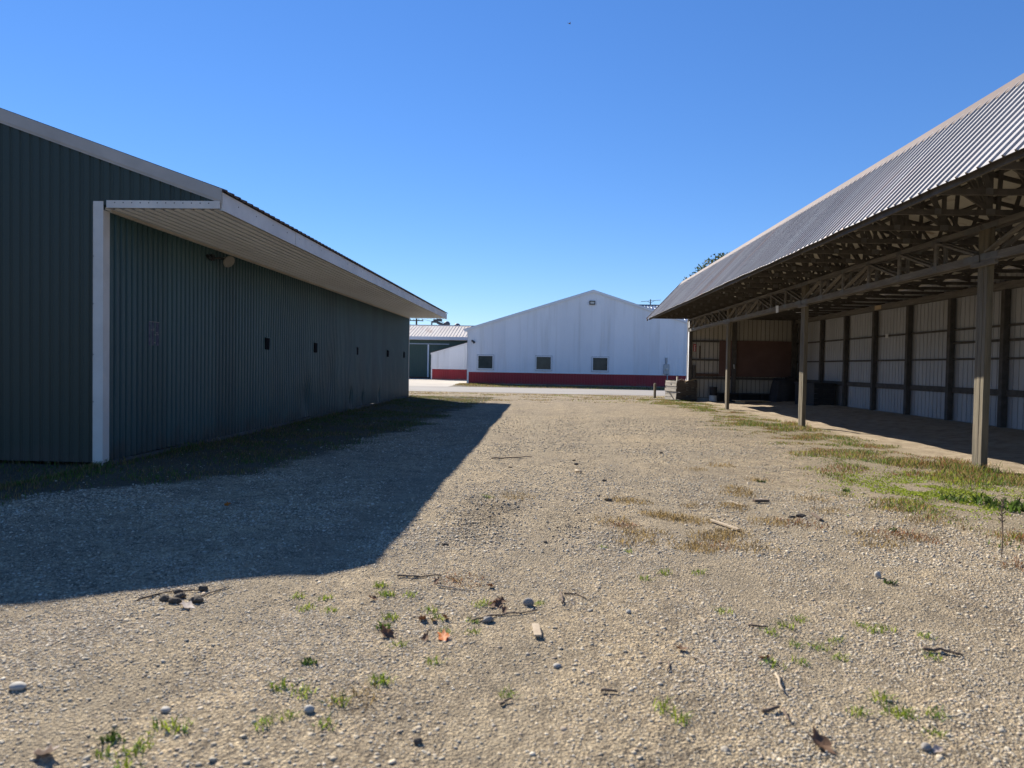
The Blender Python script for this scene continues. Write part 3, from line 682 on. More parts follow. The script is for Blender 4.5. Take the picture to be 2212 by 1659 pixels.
MB().tube([(mx_+.09, BY-.08, 1.10), (mx_+.09, BY-.08, .05)], .055, 10).build('lower_conduit', M['steel'], mt)

# ------------------------------------------------------------------ annex (lower white and red lean-to, further back)
AY, AX0, AX1 = 73.4, -11.64, BX0-.0
ann = thing('white_annex', 'low white lean-to with bright red base beside the barn', 'lean-to', (AX0, AY, 0))
def az(x): return 2.79+.294*(x-AX0)
MB().corr((AX0, AY, 0), (1, 0, 0), (0, 0, 1), (0, -1, 0), AX1-AX0-.03, lambda u: 1.11, lambda u: az(AX0+u)-.03, .2286, PANEL, 1).build('front_wall', M['barn_white'], ann)
MB().corr((AX0, AY, 0), (1, 0, 0), (0, 0, 1), (0, -1, 0), AX1-AX0-.03, lambda u: .05, lambda u: 1.10, .2286, PANEL, 1).build('wainscot', M['barn_red'], ann)
MB().box(AX0-.03, AX0+.0, AY-.02, AY+4.6, .05, 2.72).build('side_wall', M['barn_white'], ann)
mb = MB(); mb.prism([(AX0-.12, AY-.1, az(AX0-.12)+.01), (AX0-.12, AY-.1, az(AX0-.12)+.06), (AX1-.03, AY-.1, az(AX1)+.06), (AX1-.03, AY-.1, az(AX1)+.01)], (0, 4.8, 0)); mb.build('roof', M['brown_roof'], ann)
mb = MB(); mb.prism([(AX0-.1, AY-.08, az(AX0-.1)-.15), (AX0-.1, AY-.08, az(AX0-.1)+.01), (AX1-.04, AY-.08, az(AX1)+.01), (AX1-.04, AY-.08, az(AX1)-.15)], (0, .06, 0)); mb.box(AX0-.04, AX0+.08, AY-.035, AY-.018, .05, 2.62); mb.build('trim', M['trim_white'], ann)
MB().box(AX0, AX1-.03, AY-.04, AY+.06, 0, .05).build('foundation', M['concrete'], ann)

# ------------------------------------------------------------------ far green barn with sliding doors
FY = 78.6; FX0, FX1 = -38, -6.9
fb = thing('far_green_barn', 'distant green barn with rusty cream roof and sliding doors', 'barn', (-16, FY, 0))
MB().corr((FX0, FY, 0), (1, 0, 0), (0, 0, 1), (0, -1, 0), FX1-FX0, lambda u: .05, lambda u: 4.28, .2286, PANEL, 1).build('front_wall', M['green_far'], fb)
mb = MB(); mb.box(FX0, FX1, FY+12, FY+12.1, 0, 4.28); mb.box(FX0, FX0+.1, FY+.02, FY+12, 0, 4.28); mb.box(FX1-.1, FX1, FY+.02, FY+12, 0, 4.28)
for xx in (FX0, FX1-.1): mb.prism([(xx, FY+.02, 4.28), (xx, FY+12, 4.28), (xx, FY+6, 5.98)], (.1, 0, 0))
mb.build('back_wall', M['green_far'], fb)
fl_ = math.hypot(1, .255); mb = MB()
mb.corr((FX0-.3, FY-.45, 4.58), (1, 0, 0), (0, 1/fl_, .255/fl_), (0, -.255/fl_, 1/fl_), FX1-FX0+.6, lambda u: 0, lambda u: 6.45*fl_, .36, [(0, 0), (.10, .05), (.20, .05), (.30, 0)], 1, thick=.03)
mb.corr((FX1+.3, FY+12.45, 4.58), (-1, 0, 0), (0, -1/fl_, .255/fl_), (0, .255/fl_, 1/fl_), FX1-FX0+.6, lambda u: 0, lambda u: 6.45*fl_, .36, [(0, 0), (.10, .05), (.20, .05), (.30, 0)], 1, thick=.03)
mb.build('roof', M['cream_roof'], fb)
MB().tube([(FX0-.3, FY+6, 6.24), (FX1+.3, FY+6, 6.24)], .06, 8).build('ridge_cap', M['steel'], fb)
MB().box(FX0-.3, FX1+.3, FY-.50, FY-.44, 4.31, 4.66).build('fascia', M['trim_white'], fb)
MB().box(FX0-.3, FX1+.3, FY-.44, FY-.02, 4.33, 4.37).build('soffit', M['trim_white'], fb)
for a, b_2 in ((-18.6, -12.90), (-12.76, -7.2)):
    d = MB().corr((a, FY-.08, 0), (1, 0, 0), (0, 0, 1), (0, -1, 0), b_2-a, lambda u: .18, lambda u: 3.05, .2286, PANEL, 1).build('sliding_door', M['green_far'], fb)
MB().box(-12.91, -12.75, FY-.15, FY-.07, .16, 3.78).build('door_trim', M['trim_white'], fb)
MB().box(-18.8, -10.5, FY-.16, FY-.05, 3.80, 3.91).build('door_track', M['steel'], fb)
MB().box(-19, -7, FY-.10, FY-.02, .0, .18).build('threshold', M['rust'], fb)

# ------------------------------------------------------------------ silver-roofed building behind the barn, with aerial
SY = 88.0
sv = thing('silver_roofed_building', 'building with silver ribbed roof just showing behind the white barn', 'building', (17, SY, 0))
mb = MB(); mb.box(6, 34, SY, SY+14, 0, 6.3); mb.prism([(6, SY, 6.3), (6, SY+14, 6.3), (6, SY+7, 9.6)], (.2, 0, 0)); mb.prism([(33.8, SY, 6.3), (33.8, SY+14, 6.3), (33.8, SY+7, 9.6)], (.2, 0, 0)); mb.build('wall', M['barn_white'], sv)
sl_ = math.hypot(1, .48); mb = MB()
mb.corr((5.8, SY-.4, 6.35), (1, 0, 0), (0, 1/sl_, .48/sl_), (0, -.48/sl_, 1/sl_), 28.4, lambda u: 0, lambda u: 7.4*sl_, .41, [(0, 0), (.06, .05), (.12, .05), (.18, 0)], 1, thick=.03)
mb.corr((34.2, SY+14.4, 6.35), (-1, 0, 0), (0, -1/sl_, .48/sl_), (0, .48/sl_, 1/sl_), 28.4, lambda u: 0, lambda u: 7.4*sl_, .41, [(0, 0), (.06, .05), (.12, .05), (.18, 0)], 1, thick=.03)
mb.build('roof', M['silver'], sv)
MB().tube([(5.8, SY+7, 9.94), (34.2, SY+7, 9.94)], .07, 8).build('ridge_cap', M['far_steel'], sv)
ax_, ay_, azz = 14.0, SY+7, 9.95
an = thing('aerial', 'thin rooftop aerial standing on the silver ridge behind the barn', 'aerial', (ax_, ay_, azz))
MB().tube([(ax_, ay_, azz), (ax_, ay_, azz+.75)], .07, 8).build('mast', M['far_steel'], an)
mb = MB(); mb.beam((ax_-1.25, ay_, azz+.42), (ax_+1.3, ay_-.2, azz+.66), .05, .05)
for t in np.linspace(-1.2, 1.25, 9): mb.beam((ax_+t, ay_-.5, azz+.42+.24*(t+1.25)/2.5), (ax_+t, ay_+.5, azz+.42+.24*(t+1.25)/2.5), .03, .03)
mb.beam((ax_-.45, ay_, azz+.5), (ax_, ay_, azz+.25), .04, .04); mb.beam((ax_+.5, ay_, azz+.55), (ax_, ay_, azz+.25), .04, .04); mb.build('boom', M['far_steel'], an)

# ------------------------------------------------------------------ utility pole, conveyor and tower heads beyond the far barn
ux, uy = -23.5, 130.0
up_ = thing('utility_pole', 'utility pole with crossarm and wires beyond the far green barn', 'utility pole', (ux, uy, 0))
MB().tube([(ux, uy, 0), (ux, uy, 10.0)], [.22, .15], 10).build('pole', M['pole'], up_)
MB().box(ux-1.3, ux+1.3, uy-.22, uy-.12, 9.48, 9.64).build('crossarm', M['pole'], up_)
for t in (-1.1, -.45, .45, 1.1): MB().tube([(ux+t, uy-.17, 9.64), (ux+t, uy-.17, 9.9)], [.07, .05], 8).build('insulator', M['far_steel'], up_)
mb = MB()
for (sx_, ex, ez) in ((1.1, 16, 7.4), (-1.1, -16, 8.8)):
    pts = [(ux+sx_+(ex-sx_)*t, uy+3*t, 9.85+(ez-9.6)*t-1.2*t*(1-t)) for t in np.linspace(0, 1, 9)]
    mb.tube(pts, .025, 5)
mb.build('wire', M['pole'], up_)
cx, cy = -23.9, 150.0
cv = thing('grain_conveyor', 'dark inclined grain conveyor rising above the far barn roof', 'conveyor', (cx, cy, 0))
mb = MB(); mb.beam((cx, cy, 10.60), (cx+1.4, cy, 10.55), .6, .35); mb.beam((cx+1.2, cy, 10.50), (cx+5.2, cy, 8.90), .7, .55); mb.beam((cx+1.2, cy, 11.05), (cx+5.0, cy, 9.30), .08, .08)
for t in np.linspace(0, 1, 8): mb.beam((cx+1.2+3.8*t, cy, 10.5-1.5*t), (cx+1.2+3.8*t, cy, 11.05-1.6*t), .06, .06)
mb.build('gallery', M['far_steel'], cv)
mb = MB(); mb.box(cx+1.15, cx+2.2, cy-.5, cy+.5, 10.75, 11.25); mb.box(cx+.4, cx+1.05, cy-.3, cy+.3, 10.75, 11.15); mb.build('drive_house', M['far_steel'], cv)
mb = MB()
for xx, zt in ((cx+.05, 10.50), (cx+1.6, 10.0), (cx+3.4, 9.2), (cx+5.0, 8.5)): mb.beam((xx, cy-.4, 0), (xx, cy-.4, zt), .14, .14); mb.beam((xx, cy+.4, 0), (xx, cy+.4, zt), .14, .14)
mb.build('support', M['far_steel'], cv)
for hx, ht, lb in ((-20.6, 10.75, 'dark rounded tower head on legs just right of the grain conveyor'), (-18.4, 10.35, 'dark rounded tower head on legs standing alone above the far barn')):
    th = thing('tower_head', lb, 'grain tower', (hx, cy, 0), 'grain tower heads beyond the far barn')
    MB().tube([(hx, cy, ht-1.15), (hx, cy, ht-.85), (hx, cy, ht-.45), (hx, cy, ht-.12), (hx, cy, ht)], [.32, .62, .68, .45, .15], 14).build('head', M['far_steel'], th, smooth_=True)
    mb = MB()
    for t in (-.45, .4): mb.beam((hx+t, cy, 0), (hx+t, cy, ht-.6), .15, .15)
    mb.beam((hx+.5, cy, ht-.9), (hx+.85, cy, ht-1.2), .12, .12); mb.build('leg', M['far_steel'], th)

# ------------------------------------------------------------------ open pole shed (right)
PX, YN, YF = 7.33, 3.4, 36.0
XB = 12.62                       # back wall
posts_y = [4.0, 12.2, 20.4, 28.6, 36.0]
ES, EZ, RX, RZ, BZ = 5.25, 4.10, 6.92, 5.90, 4.50     # eave x/z, ridge x/z, back edge z
ps = thing('open_shed', 'open fronted pole shed with steep ribbed metal roof and timber trusses', 'shed', (PX, 20.4, 0))
def post_mesh(seed, yf):
    q = random.Random(seed); mb = MB()
    for k in range(3):
        ya = yf-.14+k*.095; top = 4.07
        a = q.uniform(-.006, .006)
        prev = None; v = []; f = []
        zs = [-.05, .15, .5, 1.0, 1.6, 2.3, 3.0, top]
        for z in zs:
            w = q.uniform(-.005, .005) + (0.012*math.sin(k) if z < .2 else 0)
            x0, x1 = PX-.055+a+w, PX+.055+a+w*.4; y0, y1 = ya+.002+w*.4, ya+.089+w*.3
            v += [(x0, y0, z), (x1, y0, z), (x1, y1, z), (x0, y1, z)]
        for i in range(len(zs)-1):
            for c in range(4): f.append((i*4+c, i*4+(c+1) % 4, (i+1)*4+(c+1) % 4, (i+1)*4+c))
        f.append((3, 2, 1, 0)); n = (len(zs)-1)*4; f.append((n, n+1, n+2, n+3)); mb.add(v, f)
    return mb
for i, yy in enumerate(posts_y):
    if yy < YF-1: post_mesh(i, yy).build('post', M['post'], ps, .006)
MB().box(PX-.07, PX+.08, YF-.14, YF+.10, 0, 4.12).build('corner_post', M['timber'], ps, .006)
# girder trusses: one part per span (two leaves either side of the posts)
for s in range(len(posts_y)-1):
    ya, yb = posts_y[s], posts_y[s+1]; bay = (yb-ya)/6; mb = MB()
    for xo in (PX-.085, PX+.085):
        mb.beam((xo, ya+.02, 3.515), (xo, yb-.02, 3.515), .045, .13); mb.beam((xo, ya+.02, 4.035), (xo, yb-.02, 4.035), .045, .085)
        for k in range(1, 6): mb.beam((xo, ya+k*bay, 3.58), (xo, ya+k*bay, 4.0), .04, .09, (0, 1, 0))
        for k in range(6):
            y0, y1 = ya+k*bay, ya+(k+1)*bay
            if k < 3: mb.beam((xo, y0+.14, 3.60), (xo, y1-.05, 3.99), .038, .085, (1, 0, 0))
            else: mb.beam((xo, y0+.05, 3.99), (xo, y1-.14, 3.60), .038, .085, (1, 0, 0))
    for k in range(7):
        for (z, hh) in ((3.54, .08), (4.02, .07)):
            w = .22 if k in (0, 6) else rnd.choice((.07, .10, .15)); y0 = ya+k*bay
            if k == 0: y0 += .24
            if k == 6: y0 -= .24
            mb.box(PX-.1115, PX-.1085, y0-w, y0+w, z-hh*.6, z+hh*.6, 1)
    mb.build('girder_truss', [M['girder'], M['plate']], ps)
for yy in posts_y[:-1]: MB().box(PX-.125, PX-.06, yy-.42, yy+.22, 3.38, 3.45).build('bearing_block', M['girder'], ps, .004)
# roof trusses
def truss(y):
    mb = MB(); t = .04
    A = Vector((ES+.04, y, EZ+.03)); Rr = Vector((RX, y, RZ-.10)); B = Vector((XB, y, BZ-.14))
    def m(p, q, h=.09): mb.beam(p, q, t, h, (0, 1, 0.001) if False else (0, 0, 1) if abs((Vector(q)-Vector(p)).normalized().z) < .9 else (1, 0, 0))
    m((ES+.075, y, EZ+.02), (XB-.05, y, EZ+.02), .085)
    m(A+Vector((.05, 0, .03)), Rr, .08); m(Rr, B, .08)
    fr = lambda k: A+(Rr-A)*k
    bk = lambda k: Rr+(B-Rr)*k
    nb = [Vector((x, y, EZ+.05)) for x in (6.12, 6.92, 7.82, 8.77, 9.87, 11.05)]
    for p, q in ((fr(.40), nb[0]), (fr(.40), nb[1]), (fr(.72), nb[1]), (Rr, nb[1]), (Rr, nb[2]), (bk(.17), nb[2]), (bk(.17), nb[3]), (bk(.38), nb[3]), (bk(.38), nb[4]), (bk(.60), nb[4]), (bk(.60), nb[5]), (bk(.82), nb[5])):
        m(p, q, .065)
    return mb
bay = 8.2/6
tr0 = truss(0.0)
tr_mesh = tr0
ty = YF-.12
first = None
while ty > YN:
    if first is None:
        first = MB(); first.v = [(a-PX, b, c) for (a, b, c) in tr0.v]; first.f = tr0.f; first.m = tr0.m; first.n = tr0.n
        gm_ = first
        for xx, zz, w in ((6.12, EZ+.03, .05), (6.92, EZ+.03, .07), (7.82, EZ+.03, .05), (8.77, EZ+.03, .05), (RX, RZ-.14, .08)):
            gm_.box(xx-PX-w, xx-PX+w, -.024, -.021, zz-.045, zz+.045, 1)
        o = gm_.build('roof_truss', [M['timber'], M['plate']]); o.parent = ps; o.location = (0, ty-20.4, 0); first = o
    else:
        o = first.copy(); C.objects.link(o); o.location = (0, ty-20.4, 0); o.parent = ps
    ty -= bay*.94
# purlins and roof skins
fl2 = math.hypot(RX-ES, RZ-EZ); fdx, fdz = (RX-ES)/fl2, (RZ-EZ)/fl2
for k in (.04, .30, .56, .82):
    p = Vector((ES, 0, EZ))+Vector((fdx, 0, fdz))*fl2*k
    MB().beam((p.x+.035*fdz, YN, p.z-.035*fdx), (p.x+.035*fdz, YF+.2, p.z-.035*fdx), .04, .07, (-fdz, 0, fdx)).build('purlin', M['timber'], ps)
bl2 = math.hypot(XB-RX, RZ-BZ); bdx, bdz = (XB-RX)/bl2, -(RZ-BZ)/bl2
for k in (.04, .17, .30, .43, .56, .69, .82, .95):
    p = Vector((RX, 0, RZ))+Vector((bdx, 0, bdz))*bl2*k
    MB().beam((p.x+.035*bdz, YN, p.z-.035*bdx), (p.x+.035*bdz, YF+.2, p.z-.035*bdx), .09, .04, (-bdz, 0, bdx)).build('purlin', M['timber'], ps)
steep = [(0, 0), (.05, .026), (.15, .026), (.20, 0)]
sag = lambda us, t: (fbm(us*.3, t*.2, 131, 2)-.5)*.004
MB().corr((ES-.06, YF+.30, EZ-.02), (0, -1, 0), (fdx, 0, fdz), (-fdz, 0, fdx), YF+.30-YN, lambda u: .012*math.sin(u*4.1)-.02*(math.sin(u*.7)), lambda u: fl2+.03, .2286, steep, 3, sag, thick=.006).build('front_roof', M['galv'], ps)
MB().corr((RX, YF+.30, RZ+.012), (0, -1, 0), (bdx, 0, bdz), (-bdz, 0, bdx), YF+.30-YN, lambda u: 0, lambda u: bl2+.35, .2286, steep, 1, thick=.006).build('back_roof', M['galv'], ps)
mb = MB(); mb.prism([(RX+.02, YN, RZ-.006), (XB, YN, BZ-.006), (XB, YN, BZ+.006), (RX+.02, YN, RZ+.006)], (0, YF-YN+.25, 0)); mb.build('roof_deck', M['deck'], ps)
# ridge cap: a folded strip
mb = MB()
for (d1, d2) in (((-fdx*.24-fdz*.045, -fdz*.24+fdx*.045), (-.02, .085)), ((-.02, .085), (bdx*.26, bdz*.26+.075))):
    mb.prism([(RX+d1[0], YN, RZ+d1[1]), (RX+d2[0], YN, RZ+d2[1]), (RX+d2[0], YN, RZ+d2[1]-.012), (RX+d1[0], YN, RZ+d1[1]-.012)], (0, YF+.32-YN, 0))
mb.build('ridge_cap', M['ridge'], ps)
mb = MB(); mb.prism([(ES-.07, YF+.31, EZ-.04), (ES-.09, YF+.31, EZ+.02), (RX-.03, YF+.31, RZ+.08), (RX, YF+.31, RZ-.04)], (0, -.05, 0)); mb.build('rake_trim', M['ridge'], ps)
MB().box(ES+.03, ES+.07, YN, YF+.2, EZ-.075, EZ+.06).build('eave_beam', M['timber'], ps)
MB().tube([(ES-.05, YF+.22, EZ-.12), (ES-.03, YF+.22, EZ-.02)], .03, 8).build('gutter_stub', M['rust'], ps)
# back wall
wy = [35.2, 32.6, 30.05, 27.5, 24.98, 22.45, 19.9, 17.4, 14.9, 12.4, 9.9, 7.4, 4.9]
for yy in wy: MB().box(XB-.19, XB-.03, yy-.08, yy+.08, 0, 3.90).build('wall_post', M['timber'], ps, .006)
MB().corr((XB, YF, 0), (0, -1, 0), (0, 0, 1), (-1, 0, 0), YF-YN, lambda u: .14+.02*math.sin(u), lambda u: 4.46, .2286, [(0, 0), (.40, 0), (.43, -.035), (.53, -.035), (.56, 0)], 1).build('back_wall', M['inner'], ps)
MB().box(XB+.02, XB+.05, YN, YF, .1, 4.4).build('outer_cladding', M['inner'], ps)
MB().box(XB-.12, XB+.06, YN, YF, -.05, .155).build('foundation', M['concrete'], ps)
MB().box(XB-.22, XB-.02, YN, YF, 3.90, 4.10).build('top_plate', M['girder'], ps, .006)
for z, h, ya, yb in ((2.93, .06, YN, YF), (2.03, .06, YN, YF), (1.09, .18, YN, YF), (2.53, .07, YN, 22.4)):
    MB().box(XB-.075, XB-.028, ya, yb, z-h/2, z+h/2).build('girt', M['timber'], ps)
# far end wall
ew = [(0, 0), (.40, 0), (.42, -.05), (.53, -.05), (.55, 0)]
MB().corr((PX, YF, 0), (1, 0, 0), (0, 0, 1), (0, -1, 0), XB-PX, lambda u: .17+.02*math.sin(u*3), lambda u: 4.15, .212, ew, 1).build('end_wall', M['tan_board'], ps)
mb = MB(); mb.box(PX, XB, YF+.02, YF+.05, .1, 4.15); mb.prism([(PX-.0, YF+.0, 4.15), (XB, YF, 4.15), (XB, YF, 4.44), (RX+.2, YF, RZ-.15), (ES+.25, YF, EZ+.05)], (0, .05, 0)); mb.build('end_cladding', M['timber'], ps)
MB().box(PX, XB, YF-.06, YF+.06, -.05, .16).build('foundation', M['concrete'], ps)
for xx in (9.47, 12.40): MB().box(xx-.10, xx+.10, YF-.26, YF-.085, 0, 4.12).build('wall_post', M['timber'], ps, .006)
for x0, x1, z, h in ((PX+.1, 8.75, 2.99, .10), (PX+.1, 8.75, 2.06, .09), (PX+.1, XB-.2, 1.15, .11)): MB().box(x0, x1, YF-.075, YF-.03, z-h/2, z+h/2).build('girt', M['timber'], ps)
MB().box(8.77, 12.35, YF-.075, YF-.035, 1.24, 3.04).build('plywood_lining', M['ply'], ps)
MB().box(7.65, 8.75, YF-.09, YF-.03, 1.24, 1.38).build('rail_board', M['rust'], ps)
MB().box(PX+.12, PX+.26, YF-.14, YF-.03, 1.2, 1.78).build('cleat', M['timber'], ps)
# white corner flashing and down pipe on the outer corner
mb = MB(); mb.box(PX-.10, PX-.075, YF-.17, YF+.11, .05, 4.08); mb.box(PX-.10, PX-.01, YF-.175, YF-.155, .05, 3.3) if False else None
mb.build('corner_flashing', M['trim_white'], ps)
MB().tube([(PX-.13, YF-.15, 4.10), (PX-.16, YF-.15, 3.97), (PX-.16, YF-.15, 2.2), (PX-.15, YF-.15, .1)], [.035, .04, .03, .03], 8).build('down_pipe', M['trim_white'], ps)

# fittings in the shed
bk_ = thing('corner_lamp', 'white pointed lamp fitting at the top of the shed corner post', 'lamp', (PX-.05, YF-.25, 3.2))
MB().box(PX-.14, PX+.10, YF-.30, YF-.17, 3.46, 3.46).build('bracket', M['trim_white'], bk_, .01)
MB().tube([(PX+.06, YF-.25, 3.46), (PX+.07, YF-.25, 3.58), (PX+.06, YF-.25, 3.75)], [.10, .09, .015], 10).build('shade', M['trim_white'], bk_)
sx0, sz0 = 7.55, 2.47
fs_ = MB(); fs_.box(sx0-.065, sx0+.065, YF-.035, YF-.022, sz0, sz0+.36); fs_.box(sx0-.022, sx0+.022, YF-.038, YF-.035, sz0+.05, sz0+.26, 1)
fs_.prism([(sx0-.045, YF-.038, sz0+.05), (sx0+.045, YF-.038, sz0+.05), (sx0, YF-.038, sz0+.0+.01)], (0, .003, 0), 1); fs_.box(sx0-.04, sx0+.04, YF-.038, YF-.035, sz0+.28, sz0+.31, 1)
tag(fs_.build('fire_sign', [M['red'], M['card']]), 'narrow red and white fire point sign on the tan end wall', 'sign')
o = MB().box(7.78, 7.83, YF-.045, YF-.022, 2.12, 2.76).build('wood_strip', M['rust'], None, .004); tag(o, 'short rusty brown strip hanging beside the red sign on the end wall', 'strip')
mb = MB(); mb.add([(PX-.118, 22.30, 3.39), (PX-.118, 22.53, 3.38), (PX-.125, 22.55, 3.61), (PX-.120, 22.31, 3.60)], [(0, 1, 2, 3)]); mb.prism([(PX-.116, 22.30, 3.39), (PX-.116, 22.53, 3.38), (PX-.123, 22.55, 3.61), (PX-.118, 22.31, 3.60)], (.002, 0, 0))
tag(mb.build('notice_card', M['card']), 'white card tacked on the long timber truss between two posts', 'notice')
tag(MB().box(XB-.235, XB-.221, 26.8, 27.3, 3.92, 4.08).build('number_board', M['fresh'], None, .003), 'small blank tan board on the beam above the back wall', 'board')
tag(MB().box(XB-.10, XB-.077, 26.5, 26.68, 2.85, 3.0).build('outlet_box', M['card'], None, .004), 'small white box on the upper rail of the back wall', 'box')
hk = MB(); hk.tube([(9.45, YF-.27, 1.85), (9.45, YF-.29, 1.77), (9.46, YF-.29, 1.67), (9.48, YF-.27, 1.65)], [.02, .03, .03, .015], 8)
tag(hk.build('latch', M['card']), 'small white latch on the dark middle post of the end wall', 'latch')
# low bench, bucket, covered pile, dark bin
bn = thing('bench', 'long low dark bench along the foot of the far end wall', 'bench', (10.5, YF-.35, 0))
MB().box(8.55, 11.9, YF-.62, YF-.30, .36, .44).build('bench_top', M['dark_stuff'], bn, .01)
MB().box(8.6, 11.85, YF-.34, YF-.30, .02, .36).build('back_panel', M['dark_stuff'], bn)
for xx in (8.65, 9.7, 10.8, 11.75): MB().box(xx-.05, xx+.05, YF-.60, YF-.35, 0, .36).build('leg', M['dark_stuff'], bn)
bu = thing('bucket', 'dark bucket with a pale lower band sitting by the end wall', 'bucket', (8.40, YF-.45, .0))
MB().tube([(8.42, YF-.45, .30), (8.42, YF-.45, .72)], [.17, .20], 18).build('body', M['dark_stuff'], bu)
MB().tube([(8.42, YF-.45, .02), (8.42, YF-.45, .30)], [.185, .19], 18).build('lower_band', M['card'], bu)
mb = MB(); vv = []; ff = []
nn = 18
for j in range(nn+1):
    for i in range(nn+1):
        u, v = i/nn, j/nn; ed = min(u, 1-u, v, 1-v)
        h = 1.15*smooth(0, .16, ed)*(.75+.5*float(fbm(u*3, v*3, 141, 3)))
        vv.append((11.0+1.4*u+.05*math.sin(v*9), 34.2+1.3*v+.05*math.sin(u*11), float(h)))
for j in range(nn):
    for i in range(nn): a = j*(nn+1)+i; ff.append((a, a+1, a+nn+2, a+nn+1))
mb.add(vv, ff); tag(mb.build('tarp_pile', M['dark_stuff'], None, 0, True), 'dark tarp covered pile heaped in the back corner of the shed', 'pile')
bi = thing('wooden_bin', 'dark slatted bin against the back wall beyond the second post', 'bin', (11.8, 31.6, 0))
mb = MB()
for k in range(5): mb.box(11.5, 11.53, 30.7, 32.9, .04+k*.2, .235+k*.2); mb.box(11.5, 12.35, 30.67, 30.7, .04+k*.2, .235+k*.2); mb.box(11.5, 12.35, 32.9, 32.93, .05+k*.2, .22+k*.2)
mb.build('slat', M['dark_stuff'], bi); MB().box(11.45, 12.37, 30.6, 33.0, 1.03, 1.09).build('lid', M['dark_stuff'], bi)
p = ground_at(2204, 1183)
b1 = MB(); b1.box(-.75, .75, -.45, .45, .12, .14); b1.box(-.6, -.5, -.4, .4, .02, .12); b1.box(.45, .55, -.4, .4, .02, .12)
o = single(b1, 'board', M['fresh'], (p.x, p.y+.2, 0), 'pale sheet of board lying on the sunny dirt floor of the open shed', 'board', rot=.2)

# ------------------------------------------------------------------ crate of scrap wood and stake
cp = ground_at(1998, 1172); cr_loc = Vector((cp.x-.12, cp.y-.25, 0)); al = R(19)
cr = thing('wooden_crate', 'weathered plank crate full of scrap wood at the shed corner', 'crate', cr_loc)
def rotp(x, y, z): return (cr_loc.x+x*math.cos(al)-y*math.sin(al), cr_loc.y+x*math.sin(al)+y*math.cos(al), z)
def plank_side(a, b_, name, m, seed):
    q = random.Random(seed); mb = MB(); z = .02
    while z < .93:
        h = q.uniform(.10, .16); j = q.uniform(-.025, .025); t = q.uniform(-.022, .022)
        p0 = Vector(rotp(a[0], a[1], z+h/2+t)); p1 = Vector(rotp(b_[0], b_[1], z+h/2-t))
        n = Vector((p1-p0)).normalized().cross(Vector((0, 0, 1)))
        mid = (p0+p1)/2+n*q.uniform(-.02, .03)+Vector((0, 0, q.uniform(-.012, .012)))
        mb.beam(p0+n*j, mid+n*j, .028, h*.92); mb.beam(mid+n*j, p1+n*j, .028, h*.92)
        z += h
    return mb.build(name, m, cr)
hw = .56
plank_side((-hw, -hw), (hw, -hw), 'front_planks', M['crate'], 1); plank_side((-hw, hw), (-hw, -hw), 'side_planks', M['crate_pale_sunlit'], 2)  # left side planks get a paler copy, sunlight painted into the wood
plank_side((hw, -hw), (hw, hw), 'side_planks', M['crate'], 3); plank_side((hw, hw), (-hw, hw), 'back_planks', M['crate'], 4)
mb = MB()
for sx_ in (-1, 1):
    for sy_ in (-1, 1): mb.beam(rotp(sx_*(hw-.05), sy_*(hw-.05), 0), rotp(sx_*(hw-.05), sy_*(hw-.05), .93+.05*rnd.random()), .07, .07, (1, 0, 0))
mb.build('corner_posts', M['crate'], cr)
mb = MB(); mb.beam(rotp(-.52, -.25, .80), rotp(.5, .05, .84), .5, .05); mb.beam(rotp(-.5, .3, .84), rotp(.5, .35, .80), .4, .04); mb.build('fill', M['crate'], cr)
mb = MB(); mb.beam(rotp(-.15, -.55, .93), rotp(.78, -.35, 1.13), .13, .06); tag(mb.build('plank', M['fresh'], None, .004), 'fresh yellow plank sticking out to the right from the scrap crate', 'plank')
mb = MB(); mb.beam(rotp(-.40, -.35, .88), rotp(-.40, -.33, 1.20), .20, .06, (1, 0, 0)); tag(mb.build('wood_block', M['crate_pale_sunlit'], None, .004), 'upright grey block standing at the left of the scrap crate', 'block')
mb = MB(); mb.tube([rotp(-.25, -.1, .95), rotp(-.05, -.12, 1.02), rotp(.12, -.05, 1.00), rotp(.25, 0, .93)], [.04, .07, .06, .04], 8); tag(mb.build('scrap_iron', M['rust'], None, 0, True), 'rusty curved piece lying on top of the scrap crate', 'scrap')
mb = MB(); mb.tube([rotp(.28, .1, .92), rotp(.33, .08, 1.06), rotp(.43, .06, 1.10), rotp(.5, .08, 1.0), rotp(.62, .05, .98)], .022, 8); tag(mb.build('bent_wire', M['card'], None, 0, True), 'pale bent cable looping up behind the yellow plank', 'cable')
mb = MB(); mb.beam(rotp(-.5, -.5, .96), rotp(.1, -.52, .965), .12, .03); tag(mb.build('board', M['crate_pale_sunlit'], None, .003), 'pale short board on the front rim of the scrap crate', 'board')
mb = MB(); mb.beam(rotp(-.85, -.55, .04), rotp(-.45, -.78, .05), .10, .05); mb.beam(rotp(-.62, -.45, .05), rotp(-.80, -.28, .42), .03, .05); tag(mb.build('scrap_lath', M['crate_pale_sunlit'], None, .003), 'broken laths leaning at the foot of the scrap crate', 'scrap')
sp = ground_at(1918, 1166)
st_m = MB().box(-.055, .055, -.055, .055, -.1, .78); st_m.add([(-.055, -.055, .78), (.055, -.055, .78), (.055, .055, .78), (-.055, .055, .78), (0, 0, .80)], [(0, 1, 4), (1, 2, 4), (2, 3, 4), (3, 0, 4)])
single(st_m, 'stake', M['post'], (sp.x, sp.y, 0), 'short square wooden stake standing left of the scrap crate', 'post', rot=R(12), bevel=.004)

